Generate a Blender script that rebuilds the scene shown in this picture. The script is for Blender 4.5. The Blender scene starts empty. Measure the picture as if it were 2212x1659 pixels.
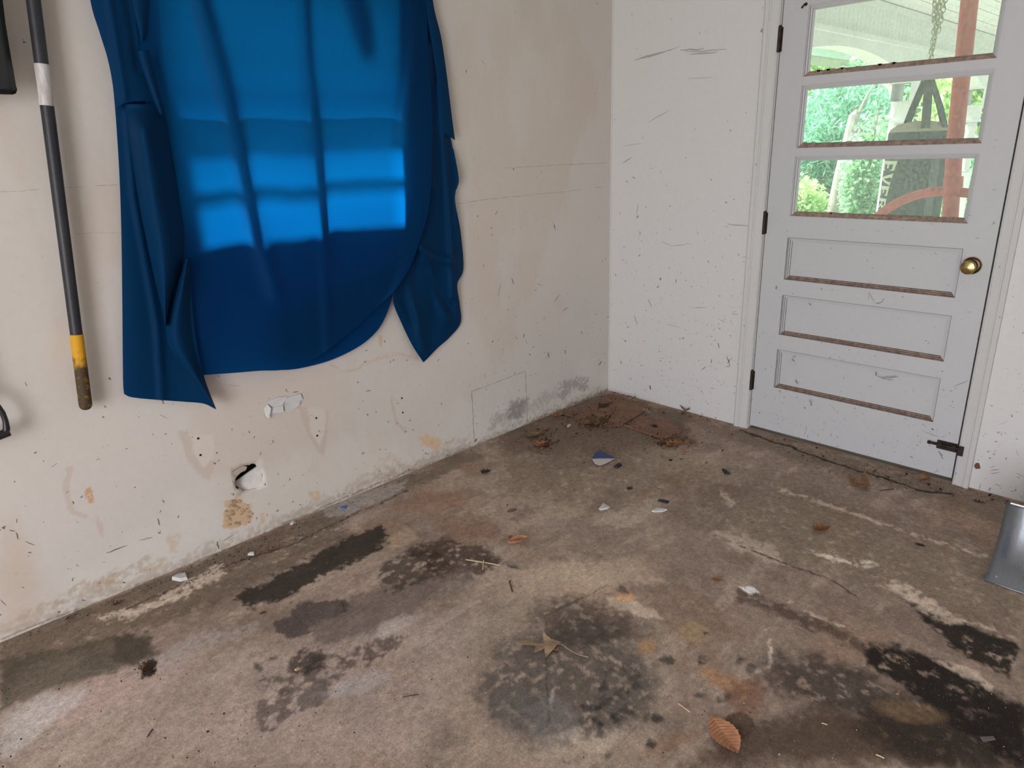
import bpy, bmesh, math, random
import numpy as np
from mathutils import Vector, Matrix
from math import sin, cos, pi, radians, atan2, hypot

# ------------------------------------------------------------------ camera
W, H = 2212, 1659
FPX = 1492.8278
YAW, PITCH, ROLL = radians(43.83636), radians(18.917879), radians(-2.130377)
CAM = np.array([-3.13779048, -2.42840618, 1.40855588])
_f = np.array([sin(YAW)*cos(PITCH), cos(YAW)*cos(PITCH), -sin(PITCH)])
_r0 = np.array([cos(YAW), -sin(YAW), 0.0]); _u0 = np.cross(_r0, _f)
_r = cos(ROLL)*_r0 + sin(ROLL)*_u0
_u = -sin(ROLL)*_r0 + cos(ROLL)*_u0
scene = bpy.context.scene
col = scene.collection
cd = bpy.data.cameras.new('camera'); cam = bpy.data.objects.new('camera', cd); col.objects.link(cam)
cd.sensor_width = 36.0; cd.lens = FPX/W*36.0; cd.clip_start = 0.02; cd.clip_end = 300
cam.matrix_world = Matrix(((_r[0], _u[0], -_f[0], CAM[0]), (_r[1], _u[1], -_f[1], CAM[1]), (_r[2], _u[2], -_f[2], CAM[2]), (0, 0, 0, 1)))
scene.camera = cam

# ------------------------------------------------------------------ light
vs = scene.view_settings
vs.view_transform = 'Standard'; vs.look = 'None'; vs.exposure = 0.0; vs.gamma = 1.0; vs.use_curve_mapping = False
SKY = 2.5
SUN = 27.0
DOORLIGHT = 252.0
world = bpy.data.worlds.new('overcast_sky'); scene.world = world; world.use_nodes = True
wb = world.node_tree.nodes['Background']; wb.inputs[0].default_value = (0.86, 0.95, 1.0, 1); wb.inputs[1].default_value = SKY
sl = bpy.data.lights.new('sun', 'SUN'); sun = bpy.data.objects.new('sun', sl); col.objects.link(sun)
sl.energy = SUN; sl.angle = radians(20); sl.color = (1.0, 0.97, 0.9)
sun.rotation_euler = Vector((-0.10, -1.0, -1.15)).to_track_quat('-Z', 'Y').to_euler()
sun.location = (2, 8, 9)
al = bpy.data.lights.new('garage_opening_daylight', 'AREA'); alo = bpy.data.objects.new('garage_opening_daylight', al); col.objects.link(alo)
al.shape = 'RECTANGLE'; al.size = 4.4; al.size_y = 2.0; al.energy = DOORLIGHT; al.color = (1.0, 0.985, 1.075)
alo.location = (-6.15, -3.2, 1.1); alo.rotation_euler = Vector((1, 0, 0)).to_track_quat('-Z', 'Z').to_euler()

# ------------------------------------------------------------------ helpers
def ray(u, v):
    return _f + _r*(u-W/2)/FPX - _u*(v-H/2)/FPX
def onplane(u, v, ax, val):
    r = ray(u, v); t = (val-CAM[ax])/r[ax]; return CAM + r*t
def FL(u, v, z=0.0): return onplane(u, v, 2, z)          # floor
def LW(u, v, y=0.0): return onplane(u, v, 1, y)          # window wall
def RW(u, v, x=0.0): return onplane(u, v, 0, x)          # door wall
def project(P):
    q = P - CAM; w = q@_f
    w = np.where(w < 0.05, 0.05, w)
    return np.stack([W/2+FPX*(q@_r)/w, H/2-FPX*(q@_u)/w], -1)
def lin(c):
    c = np.array(c, float)/255.0
    return np.where(c <= 0.04045, c/12.92, ((c+0.055)/1.055)**2.4)

class MB:
    def __init__(s): s.v = []; s.f = []
    def add(s, vs, fs):
        o = len(s.v); s.v += [tuple(map(float, p)) for p in vs]; s.f += [tuple(i+o for i in f) for f in fs]; return s
    def box(s, a, b):
        x0, y0, z0 = a; x1, y1, z1 = b
        return s.add([(x0,y0,z0),(x1,y0,z0),(x1,y1,z0),(x0,y1,z0),(x0,y0,z1),(x1,y0,z1),(x1,y1,z1),(x0,y1,z1)],
                     [(0,3,2,1),(4,5,6,7),(0,1,5,4),(1,2,6,5),(2,3,7,6),(3,0,4,7)])
    def tube(s, pts, rad, n=10, cap=True, flat=1.0, upv=None):
        pts = [Vector(p) for p in pts]; rads = rad if isinstance(rad, (list, tuple)) else [rad]*len(pts)
        rings = []
        prev = None
        for i, p in enumerate(pts):
            t = (pts[min(i+1, len(pts)-1)]-pts[max(i-1, 0)])
            if t.length < 1e-9: t = Vector((0, 0, 1))
            t.normalize()
            if prev is None:
                a = Vector(upv) if upv else (Vector((0, 0, 1)) if abs(t.z) < .9 else Vector((1, 0, 0)))
            else: a = prev
            b = (a - t*a.dot(t)).normalized(); prev = b
            c = t.cross(b)
            rings.append([p + (b*cos(2*pi*k/n) + c*sin(2*pi*k/n)*flat)*rads[i] for k in range(n)])
        vs = [p for r in rings for p in r]; fs = []
        for i in range(len(rings)-1):
            for k in range(n):
                fs.append((i*n+k, i*n+(k+1) % n, (i+1)*n+(k+1) % n, (i+1)*n+k))
        if cap:
            fs.append(tuple(range(n))[::-1]); fs.append(tuple((len(rings)-1)*n+k for k in range(n)))
        return s.add(vs, fs)
    def lathe(s, prof, org, axis, n=24):
        ax = Vector(axis).normalized(); a = ax.orthogonal().normalized(); b = ax.cross(a); org = Vector(org)
        vs = []; fs = []
        for h, r in prof:
            for k in range(n): vs.append(org + ax*h + (a*cos(2*pi*k/n)+b*sin(2*pi*k/n))*r)
        for i in range(len(prof)-1):
            for k in range(n): fs.append((i*n+k, i*n+(k+1) % n, (i+1)*n+(k+1) % n, (i+1)*n+k))
        fs.append(tuple(range(n))[::-1]); fs.append(tuple((len(prof)-1)*n+k for k in range(n)))
        return s.add(vs, fs)
    def prism(s, poly, off):
        n = len(poly); off = Vector(off)
        vs = [Vector(p) for p in poly]; vs += [p+off for p in vs]
        fs = [tuple(range(n)), tuple(range(2*n-1, n-1, -1))] + [(i, i+n, (i+1) % n+n, (i+1) % n) for i in range(n)]
        return s.add(vs, fs)
    def build(s, name, m, parent=None, smooth=False, recalc=True):
        me = bpy.data.meshes.new(name); me.from_pydata(s.v, [], s.f); me.update()
        if recalc:
            bm = bmesh.new(); bm.from_mesh(me); bmesh.ops.recalc_face_normals(bm, faces=bm.faces); bm.to_mesh(me); bm.free()
        me.materials.append(m)
        if smooth:
            me.polygons.foreach_set('use_smooth', [True]*len(me.polygons))
            if smooth != 'all':
                me.set_sharp_from_angle(angle=radians(40))
        o = bpy.data.objects.new(name, me); col.objects.link(o)
        if parent is not None: o.parent = parent; o.matrix_parent_inverse = parent.matrix_world.inverted()
        return o
def tag(o, label=None, cat=None, group=None, kind=None):
    if label: o['label'] = label
    if cat: o['category'] = cat
    if group: o['group'] = group
    if kind: o['kind'] = kind
    return o
def empty(name, loc):
    o = bpy.data.objects.new(name, None); col.objects.link(o); o.location = tuple(loc); o.empty_display_size = .05
    o.matrix_world = Matrix.Translation(Vector(tuple(loc)))
    return o

# ---- materials
def mat(name, c, rough=.7, metal=0.0, var=0.0, scale=8.0, bump=0.0, bscale=60.0, c2=None, spec=.5, stretch=None):
    m = bpy.data.materials.new(name); m.use_nodes = True; nt = m.node_tree; b = nt.nodes['Principled BSDF']
    b.inputs['Roughness'].default_value = rough; b.inputs['Metallic'].default_value = metal
    b.inputs['Specular IOR Level'].default_value = spec
    b.inputs['Base Color'].default_value = (*c, 1)
    tc = nt.nodes.new('ShaderNodeTexCoord'); vec = tc.outputs['Object']
    if stretch:
        mp = nt.nodes.new('ShaderNodeMapping'); mp.inputs['Scale'].default_value = stretch
        nt.links.new(vec, mp.inputs[0]); vec = mp.outputs[0]
    if var > 0 or c2:
        n = nt.nodes.new('ShaderNodeTexNoise'); n.inputs['Scale'].default_value = scale; n.inputs['Detail'].default_value = 6
        nt.links.new(vec, n.inputs['Vector'])
        r = nt.nodes.new('ShaderNodeValToRGB')
        r.color_ramp.elements[0].position = .35; r.color_ramp.elements[1].position = .65
        if c2: a, d = c, c2
        else: a = tuple(x*(1-var) for x in c); d = tuple(min(1, x*(1+var)) for x in c)
        r.color_ramp.elements[0].color = (*a, 1); r.color_ramp.elements[1].color = (*d, 1)
        nt.links.new(n.outputs[0], r.inputs[0]); nt.links.new(r.outputs[0], b.inputs['Base Color'])
    if bump > 0:
        n2 = nt.nodes.new('ShaderNodeTexNoise'); n2.inputs['Scale'].default_value = bscale; n2.inputs['Detail'].default_value = 5
        nt.links.new(vec, n2.inputs['Vector'])
        bp = nt.nodes.new('ShaderNodeBump'); bp.inputs['Strength'].default_value = bump; bp.inputs['Distance'].default_value = .004
        nt.links.new(n2.outputs[0], bp.inputs['Height']); nt.links.new(bp.outputs[0], b.inputs['Normal'])
    return m
def S(r, g, b): return tuple(lin((r, g, b)))

def painted_surface(name, rough, fine, speck_scale, speck_amt, speck_col, bump, bscale, low_dirt=False, base=None, coarse=0):
    """Colour attribute (or plain base) broken up by fine grain and little dark specks."""
    m = bpy.data.materials.new(name); m.use_nodes = True; nt = m.node_tree; b = nt.nodes['Principled BSDF']; L = nt.links.new
    b.inputs['Roughness'].default_value = rough; b.inputs['Specular IOR Level'].default_value = .22
    g = nt.nodes.new('ShaderNodeNewGeometry')
    if base is None:
        at = nt.nodes.new('ShaderNodeVertexColor'); at.layer_name = 'Col'; src = at.outputs[0]
    else:
        rg = nt.nodes.new('ShaderNodeRGB'); rg.outputs[0].default_value = (*base, 1); src = rg.outputs[0]
    n = nt.nodes.new('ShaderNodeTexNoise'); n.inputs['Scale'].default_value = 45; n.inputs['Detail'].default_value = 8; n.inputs['Roughness'].default_value = .7
    L(g.outputs['Position'], n.inputs['Vector'])
    mr = nt.nodes.new('ShaderNodeMapRange'); mr.inputs[1].default_value = .25; mr.inputs[2].default_value = .75
    mr.inputs[3].default_value = 1-fine; mr.inputs[4].default_value = 1+fine
    L(n.outputs[0], mr.inputs[0])
    mul = nt.nodes.new('ShaderNodeVectorMath'); mul.operation = 'SCALE'; L(src, mul.inputs[0]); L(mr.outputs[0], mul.inputs['Scale'])
    if coarse:
        for sc_, am in ((13, coarse*.8), (60, coarse*1.1), (150, coarse*1.5), (420, coarse*1.6)):
            nb = nt.nodes.new('ShaderNodeTexNoise'); nb.inputs['Scale'].default_value = sc_; nb.inputs['Detail'].default_value = 10; nb.inputs['Roughness'].default_value = .72
            L(g.outputs['Position'], nb.inputs['Vector'])
            mb_ = nt.nodes.new('ShaderNodeMapRange'); mb_.inputs[1].default_value = .3; mb_.inputs[2].default_value = .7; mb_.inputs[3].default_value = 1-am; mb_.inputs[4].default_value = 1+am
            L(nb.outputs[0], mb_.inputs[0])
            ml = nt.nodes.new('ShaderNodeVectorMath'); ml.operation = 'SCALE'; L(mul.outputs[0], ml.inputs[0]); L(mb_.outputs[0], ml.inputs['Scale']); mul = ml
        for rot, stx, lo, hi, amt in ((.15, 60, .60, .72, .30), (1.45, 55, .61, .74, .24), (.75, 70, .62, .74, .22), (.3, 40, .58, .72, -.22), (1.3, 45, .60, .74, -.20)):
            mp = nt.nodes.new('ShaderNodeMapping'); mp.inputs['Rotation'].default_value = (0, 0, rot); mp.inputs['Scale'].default_value = (3.2, stx, 1)
            L(g.outputs['Position'], mp.inputs[0])
            nb = nt.nodes.new('ShaderNodeTexNoise'); nb.inputs['Scale'].default_value = 1.3; nb.inputs['Detail'].default_value = 9; nb.inputs['Roughness'].default_value = .7
            L(mp.outputs[0], nb.inputs['Vector'])
            mb_ = nt.nodes.new('ShaderNodeMapRange'); mb_.inputs[1].default_value = lo; mb_.inputs[2].default_value = hi; mb_.inputs[3].default_value = 1; mb_.inputs[4].default_value = 1+amt
            L(nb.outputs[0], mb_.inputs[0])
            ml = nt.nodes.new('ShaderNodeVectorMath'); ml.operation = 'SCALE'; L(mul.outputs[0], ml.inputs[0]); L(mb_.outputs[0], ml.inputs['Scale']); mul = ml
    # specks: small voronoi cells kept by a random value
    v = nt.nodes.new('ShaderNodeTexVoronoi'); v.inputs['Scale'].default_value = speck_scale
    nd = nt.nodes.new('ShaderNodeTexNoise'); nd.inputs['Scale'].default_value = speck_scale*1.5
    L(g.outputs['Position'], nd.inputs['Vector'])
    ad = nt.nodes.new('ShaderNodeMixRGB'); ad.blend_type = 'LINEAR_LIGHT'; ad.inputs[0].default_value = .012
    L(g.outputs['Position'], ad.inputs[1]); L(nd.outputs['Color'], ad.inputs[2]); L(ad.outputs[0], v.inputs['Vector'])
    sx = nt.nodes.new('ShaderNodeSeparateColor'); L(v.outputs['Color'], sx.inputs[0])
    rr = nt.nodes.new('ShaderNodeMath'); rr.operation = 'MULTIPLY'; rr.inputs[1].default_value = .32      # radius varies
    L(sx.outputs[1], rr.inputs[0])
    lt = nt.nodes.new('ShaderNodeMath'); lt.operation = 'LESS_THAN'; L(v.outputs['Distance'], lt.inputs[0]); L(rr.outputs[0], lt.inputs[1])
    keep = nt.nodes.new('ShaderNodeMath'); keep.operation = 'LESS_THAN'; L(sx.outputs[0], keep.inputs[0])
    if low_dirt:
        sp = nt.nodes.new('ShaderNodeSeparateXYZ'); L(g.outputs['Position'], sp.inputs[0])
        h = nt.nodes.new('ShaderNodeMapRange'); h.inputs[1].default_value = 0; h.inputs[2].default_value = 1.3
        h.inputs[3].default_value = speck_amt*2.2; h.inputs[4].default_value = speck_amt*.15
        L(sp.outputs[2], h.inputs[0]); L(h.outputs[0], keep.inputs[1])
    else: keep.inputs[1].default_value = speck_amt
    m2 = nt.nodes.new('ShaderNodeMath'); m2.operation = 'MULTIPLY'; L(lt.outputs[0], m2.inputs[0]); L(keep.outputs[0], m2.inputs[1])
    m3 = nt.nodes.new('ShaderNodeMath'); m3.operation = 'MULTIPLY'; m3.inputs[1].default_value = .75; L(m2.outputs[0], m3.inputs[0])
    mx = nt.nodes.new('ShaderNodeMixRGB'); mx.inputs[2].default_value = (*speck_col, 1); L(m3.outputs[0], mx.inputs[0]); L(mul.outputs[0], mx.inputs[1])
    L(mx.outputs[0], b.inputs['Base Color'])
    n2 = nt.nodes.new('ShaderNodeTexNoise'); n2.inputs['Scale'].default_value = bscale; n2.inputs['Detail'].default_value = 6
    L(g.outputs['Position'], n2.inputs['Vector'])
    bp = nt.nodes.new('ShaderNodeBump'); bp.inputs['Strength'].default_value = bump; bp.inputs['Distance'].default_value = .003
    L(n2.outputs[0], bp.inputs['Height']); L(bp.outputs[0], b.inputs['Normal'])
    return m

def cloth_mat():
    m = bpy.data.materials.new('blue_cloth'); m.use_nodes = True; nt = m.node_tree; L = nt.links.new
    nt.nodes.remove(nt.nodes['Principled BSDF']); out = nt.nodes['Material Output']
    d = nt.nodes.new('ShaderNodeBsdfPrincipled'); d.inputs['Base Color'].default_value = (0.0006, 0.029, 0.092, 1)
    d.inputs['Roughness'].default_value = .62; d.inputs['Specular IOR Level'].default_value = .06
    d.inputs['Sheen Weight'].default_value = .04; d.inputs['Sheen Tint'].default_value = (.2, .5, 1, 1)
    t = nt.nodes.new('ShaderNodeBsdfTranslucent'); t.inputs[0].default_value = (0.0, 0.26, 0.95, 1)
    tc = nt.nodes.new('ShaderNodeNewGeometry')
    n = nt.nodes.new('ShaderNodeTexNoise'); n.inputs['Scale'].default_value = 700; L(tc.outputs['Position'], n.inputs['Vector'])
    bp = nt.nodes.new('ShaderNodeBump'); bp.inputs['Strength'].default_value = .12; bp.inputs['Distance'].default_value = .001
    L(n.outputs[0], bp.inputs['Height']); L(bp.outputs[0], d.inputs['Normal'])
    mx = nt.nodes.new('ShaderNodeMixShader'); mx.inputs[0].default_value = .275
    L(d.outputs[0], mx.inputs[1]); L(t.outputs[0], mx.inputs[2]); L(mx.outputs[0], out.inputs[0])
    return m
def layered(m):
    c = m.copy(); c.name = 'blue_cloth_layers'
    for n in c.node_tree.nodes:
        if n.type == 'MIX_SHADER': n.inputs[0].default_value = .03
        if n.type == 'BSDF_PRINCIPLED': n.inputs['Base Color'].default_value = (0.0006, 0.026, 0.080, 1)
    return c
def glass_mat(name, tint, haze, hazecol=(.9, .95, .9)):
    m = bpy.data.materials.new(name); m.use_nodes = True; nt = m.node_tree; L = nt.links.new
    nt.nodes.remove(nt.nodes['Principled BSDF']); out = nt.nodes['Material Output']
    t = nt.nodes.new('ShaderNodeBsdfTransparent'); t.inputs[0].default_value = (*tint, 1)
    g = nt.nodes.new('ShaderNodeBsdfGlossy'); g.inputs['Roughness'].default_value = .03
    d = nt.nodes.new('ShaderNodeBsdfDiffuse'); d.inputs[0].default_value = (*hazecol, 1)
    tr = nt.nodes.new('ShaderNodeBsdfTranslucent'); tr.inputs[0].default_value = (*hazecol, 1)
    a = nt.nodes.new('ShaderNodeMixShader'); a.inputs[0].default_value = .8; L(d.outputs[0], a.inputs[1]); L(tr.outputs[0], a.inputs[2])
    geo = nt.nodes.new('ShaderNodeNewGeometry')
    n = nt.nodes.new('ShaderNodeTexNoise'); n.inputs['Scale'].default_value = 90; n.inputs['Detail'].default_value = 6; L(geo.outputs['Position'], n.inputs['Vector'])
    mr = nt.nodes.new('ShaderNodeMapRange'); mr.inputs[1].default_value = .3; mr.inputs[2].default_value = .75; mr.inputs[3].default_value = haze*.6; mr.inputs[4].default_value = haze*1.5
    L(n.outputs[0], mr.inputs[0])
    b = nt.nodes.new('ShaderNodeMixShader'); L(mr.outputs[0], b.inputs[0]); L(t.outputs[0], b.inputs[1]); L(a.outputs[0], b.inputs[2])
    c = nt.nodes.new('ShaderNodeMixShader'); c.inputs[0].default_value = .03; L(b.outputs[0], c.inputs[1]); L(g.outputs[0], c.inputs[2])
    L(c.outputs[0], out.inputs[0])
    return m
def leaf_mat(name, c, c2, transl=.35):
    m = bpy.data.materials.new(name); m.use_nodes = True; nt = m.node_tree; L = nt.links.new
    nt.nodes.remove(nt.nodes['Principled BSDF']); out = nt.nodes['Material Output']
    g = nt.nodes.new('ShaderNodeNewGeometry')
    r = nt.nodes.new('ShaderNodeValToRGB'); r.color_ramp.elements[0].color = (*c, 1); r.color_ramp.elements[1].color = (*c2, 1)
    L(g.outputs['Random Per Island'], r.inputs[0])
    d = nt.nodes.new('ShaderNodeBsdfDiffuse'); t = nt.nodes.new('ShaderNodeBsdfTranslucent')
    L(r.outputs[0], d.inputs[0]); L(r.outputs[0], t.inputs[0])
    a = nt.nodes.new('ShaderNodeMixShader'); a.inputs[0].default_value = transl; L(d.outputs[0], a.inputs[1]); L(t.outputs[0], a.inputs[2])
    L(a.outputs[0], out.inputs[0])
    return m

M = {}
M['floor'] = painted_surface('stained_concrete', .72, .26, 170, .16, S(45, 36, 30), .35, 140, coarse=.17)
M['wall_l'] = painted_surface('cream_painted_plaster', .8, .035, 70, .035, S(70, 58, 48), .10, 60, True)
M['wall_r'] = painted_surface('white_painted_plaster', .7, .03, 95, .06, S(52, 45, 40), .08, 60, True, base=(.64, .625, .605))
M['door'] = painted_surface('white_door_paint', .5, .025, 110, .04, S(60, 52, 46), .05, 60, True, base=(.515, .51, .515))
M['trim'] = painted_surface('cream_trim_paint', .5, .03, 90, .05, S(70, 60, 50), .06, 60, True, base=(.57, .56, .54))
M['ceiling'] = mat('ceiling_paint', (.64, .62, .62), .85, var=.04)
M['dusty'] = mat('dusty_ledge', S(142, 122, 108), .9, var=.3, scale=60, bump=.4, bscale=200)
M['grime'] = mat('brown_grime', S(84, 68, 58), .9, var=.3, scale=60)
M['groove'] = mat('grey_groove', S(116, 110, 106), .8, var=.2, scale=80)  # bead lines; along the top it stands in for shade
M['dark'] = mat('gap_shade', (.012, .010, .009), .9)  # near black standing in for shade in gaps and holes
M['hinge'] = mat('rusty_brown_hinge', S(52, 38, 33), .6, .5, var=.4, scale=60)
M['brass'] = mat('worn_brass', (.50, .36, .15), .28, 1.0, var=.2, scale=90)
M['brass_dark'] = mat('tarnished_brass', (.075, .05, .035), .32, .9)
M['cloth'] = cloth_mat()
M['cloth2'] = layered(M['cloth'])
M['pane'] = glass_mat('dusty_door_glass', (.88, .96, .93), .12, (.86, .97, .93))
M['wpane'] = glass_mat('window_glass', (.9, .97, .94), .05)
M['dim_sheet'] = glass_mat('sun_dim_sheet', (.74, .78, .77), .05, (.25, .27, .26))  # for the added sheet that dims sunlight behind the cloth
M['white'] = mat('white_paint', (.74, .76, .72), .6, var=.04, scale=6)
M['bead'] = mat('porch_white', (.70, .665, .67), .6, var=.04, scale=4)
M['red'] = mat('dusty_red_paint', S(196, 70, 62), .55, var=.15, scale=25)
M['bag'] = mat('black_canvas', (.028, .032, .030), .75, var=.4, scale=40, bump=.3, bscale=300)
M['letters'] = mat('cream_print', S(205, 205, 180), .7)
M['tan'] = mat('tan_canvas', S(176, 160, 140), .8, var=.1)
M['tape'] = mat('grey_tape', (.10, .105, .10), .6)
M['chain'] = mat('zinc_chain', (.50, .47, .36), .35, .8)
M['shaft'] = mat('charcoal_fibreglass', (.022, .022, .028), .45, var=.15, scale=30, spec=.4)
M['label'] = mat('worn_white_label', (.62, .60, .60), .6, c2=(.44, .39, .37), scale=40, stretch=(3, 3, .6))
M['black'] = mat('black_plastic', (.012, .012, .014), .35, var=.3, scale=30)
M['steel'] = mat('galvanised_steel', (.30, .32, .35), .33, .85, var=.08, scale=50, stretch=(1, 6, 1))
M['rivet'] = mat('rivet', (.75, .75, .75), .25, 1.0)
M['plaster'] = mat('bare_plaster', (.60, .585, .575), .85, var=.05, scale=30, bump=.3)
M['tanplaster'] = mat('crumbled_tan_plaster', S(178, 150, 116), .95, var=.25, scale=60, bump=.8, bscale=120)
M['scuff'] = mat('dark_scuff', S(152, 143, 135), .8, c2=S(84, 74, 67), scale=11)
M['seam'] = mat('grey_seam', S(150, 141, 131), .9, var=.12, scale=30)
M['board'] = mat('brown_hardboard', S(128, 96, 78), .85, var=.16, scale=14, bump=.25)
M['crumb'] = leaf_mat('dirt_crumb', S(38, 28, 22), S(92, 68, 50), 0.0)
M['fleck'] = leaf_mat('paint_fleck', S(158, 148, 136), S(226, 220, 210), 0.0)

# ---- noise and stain painting (numpy)
def vnoise(x, y, seed):
    rs = np.random.RandomState(seed); T = rs.rand(256, 256)
    xi = np.floor(x).astype(int); yi = np.floor(y).astype(int); fx = x-xi; fy = y-yi
    fx = fx*fx*(3-2*fx); fy = fy*fy*(3-2*fy)
    a = T[xi % 256, yi % 256]; b = T[(xi+1) % 256, yi % 256]; c = T[xi % 256, (yi+1) % 256]; d = T[(xi+1) % 256, (yi+1) % 256]
    return (a*(1-fx)+b*fx)*(1-fy) + (c*(1-fx)+d*fx)*fy
def fbm(x, y, f, seed, octv=4):
    s = 0; a = .5; t = 0
    for i in range(octv):
        s = s + a*vnoise(x*f, y*f, seed+i); t += a; a *= .55; f *= 2.07
    return s/t
def sdf_poly(p, poly):
    poly = np.array(poly, float); n = len(poly)
    d = np.full(len(p), 1e9); inside = np.zeros(len(p), bool)
    for i in range(n):
        a = poly[i]; b = poly[(i+1) % n]; e = b-a; w = p-a
        t = np.clip((w@e)/(e@e+1e-9), 0, 1); q = w-t[:, None]*e
        d = np.minimum(d, np.hypot(q[:, 0], q[:, 1]))
        c = ((a[1] > p[:, 1]) != (b[1] > p[:, 1])) & (p[:, 0] < (b[0]-a[0])*(p[:, 1]-a[1])/(b[1]-a[1]+1e-12)+a[0])
        inside ^= c
    return np.where(inside, -d, d)
def sdf_line(p, pts):
    pts = np.array(pts, float); d = np.full(len(p), 1e9)
    for i in range(len(pts)-1):
        a = pts[i]; e = pts[i+1]-a; w = p-a
        t = np.clip((w@e)/(e@e+1e-9), 0, 1); q = w-t[:, None]*e
        d = np.minimum(d, np.hypot(q[:, 0], q[:, 1]))
    return d
def sstep(x): x = np.clip(x, 0, 1); return x*x*(3-2*x)
def paint(colr, uv, xy, ops, k, spf=45):
    """Blend stain shapes, given by the photo's outlines, over the base colours; ragged by noise."""
    for j, op in enumerate(ops):
        kind, geom, c, al_, soft, warp = op[:6]; spot = op[6] if len(op) > 6 else 0.0
        if kind == 'ell': cx, cy, rx, ry, an = geom; pad = max(rx, ry)+soft+3*warp+10; bb = (cx-pad, cy-pad, cx+pad, cy+pad)
        else:
            g = np.array(geom[0] if kind == 'line' else geom, float); pad = soft+3*warp+10+(geom[1] if kind == 'line' else 0)
            bb = (g[:, 0].min()-pad, g[:, 1].min()-pad, g[:, 0].max()+pad, g[:, 1].max()+pad)
        idx = np.nonzero((uv[:, 0] > bb[0]) & (uv[:, 0] < bb[2]) & (uv[:, 1] > bb[1]) & (uv[:, 1] < bb[3]))[0]
        if len(idx) == 0: continue
        p = uv[idx].copy(); q = xy[idx]
        if warp:
            wx_ = fbm(q[:, 0], q[:, 1], 12, 11+j, 3)-.5+(fbm(q[:, 0], q[:, 1], 62, 311+j, 3)-.5)*.75; wy_ = fbm(q[:, 0], q[:, 1], 12, 77+j, 3)-.5+(fbm(q[:, 0], q[:, 1], 62, 377+j, 3)-.5)*.75
            p[:, 0] += wx_*warp*3.6; p[:, 1] += wy_*warp*3.0
        if kind == 'ell':
            ca, sa = cos(an), sin(an); dx = p[:, 0]-cx; dy = p[:, 1]-cy
            e = np.hypot((dx*ca+dy*sa)/rx, (-dx*sa+dy*ca)/ry); d = (e-1)*min(rx, ry)
        elif kind == 'poly': d = sdf_poly(p, geom)
        else: d = sdf_line(p, geom[0])-geom[1]
        w = sstep(.5-d/(soft*1.3+1e-6))*al_
        if spot:
            nz = fbm(q[:, 0], q[:, 1], spf, 201+j, 4); w = w*sstep((nz-.5+(1-spot)*.25)*5+.5)
        cl = lin(c)*k
        colr[idx] = colr[idx]*(1-w[:, None]) + cl*w[:, None]
    return colr
def set_col(me, colr):
    a = me.color_attributes.new('Col', 'FLOAT_COLOR', 'POINT')
    b = np.ones((len(colr), 4), np.float32); b[:, :3] = colr; a.data.foreach_set('color', b.ravel())
def lines(*segs, extra=()):
    xs = set()
    for a, b, st in segs:
        n = max(1, int(round(abs(b-a)/st)))
        xs.update(np.round(np.linspace(a, b, n+1), 5).tolist())
    xs = sorted(xs); ex = sorted(extra)
    xs = [x for x in xs if all(abs(x-e) > .003 for e in ex)] + list(ex)
    return np.array(sorted(xs))
def grid_faces(nx, ny, mask=None):
    i, j = np.meshgrid(np.arange(nx-1), np.arange(ny-1), indexing='ij')
    a = i*ny+j; q = np.stack([a, a+ny, a+ny+1, a+1], -1).reshape(-1, 4)
    if mask is not None: q = q[mask.reshape(-1)]
    return q
def mesh_np(name, V, Q, m, parent=None, smooth=False):
    me = bpy.data.meshes.new(name)
    me.vertices.add(len(V)); me.vertices.foreach_set('co', np.asarray(V, np.float32).ravel())
    n = Q.shape[1]
    me.loops.add(len(Q)*n); me.loops.foreach_set('vertex_index', Q.astype(np.int32).ravel())
    me.polygons.add(len(Q)); me.polygons.foreach_set('loop_start', np.arange(0, len(Q)*n, n, dtype=np.int32))
    me.update(calc_edges=True); me.validate()
    me.materials.append(m)
    if smooth: me.polygons.foreach_set('use_smooth', np.ones(len(Q), bool))
    o = bpy.data.objects.new(name, me); col.objects.link(o)
    if parent is not None: o.parent = parent; o.matrix_parent_inverse = parent.matrix_world.inverted()
    return o

# ------------------------------------------------------------------ room shell
X0, Y0, ZC = -6.2, -6.0, 2.45
# floor
gx = lines((X0, -3.3, .25), (-3.3, 0.0, .0055)); gy = lines((Y0, -2.5, .25), (-2.5, 0.0, .0055))
GX, GY = np.meshgrid(gx, gy, indexing='ij')
und = (fbm(GX, GY, 2.2, 5, 3)-.5)*.004
fade = np.clip(np.minimum(-GX, -GY)/.08, 0, 1)
FV = np.stack([GX.ravel(), GY.ravel(), (und*fade).ravel()], -1)
fuv = project(FV); fxy = FV[:, :2]
KF = 2.15
n1 = fbm(fxy[:, 0], fxy[:, 1], 2.3, 3, 6); n2_ = fbm(fxy[:, 0], fxy[:, 1], 9, 31, 6); n3_ = fbm(fxy[:, 0]*1.0, fxy[:, 1]*3.0, 5, 51, 5)
base = lin((116, 101, 90))*KF
fc = np.tile(base, (len(FV), 1))
def tint(c, w): 
    global fc
    fc = fc*(1-w[:, None]) + lin(c)*KF*w[:, None]
tint((134, 119, 105), sstep((n1-.5)*6)*.34)
tint((90, 78, 67), sstep((n2_-.54)*8)*.28)
tint((138, 126, 114), sstep((n3_-.56)*9)*.26)
tint((118, 92, 72), sstep((fbm(fxy[:, 0], fxy[:, 1], 3.1, 91, 5)-.57)*9)*.35)
dk = (56, 49, 42)
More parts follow.
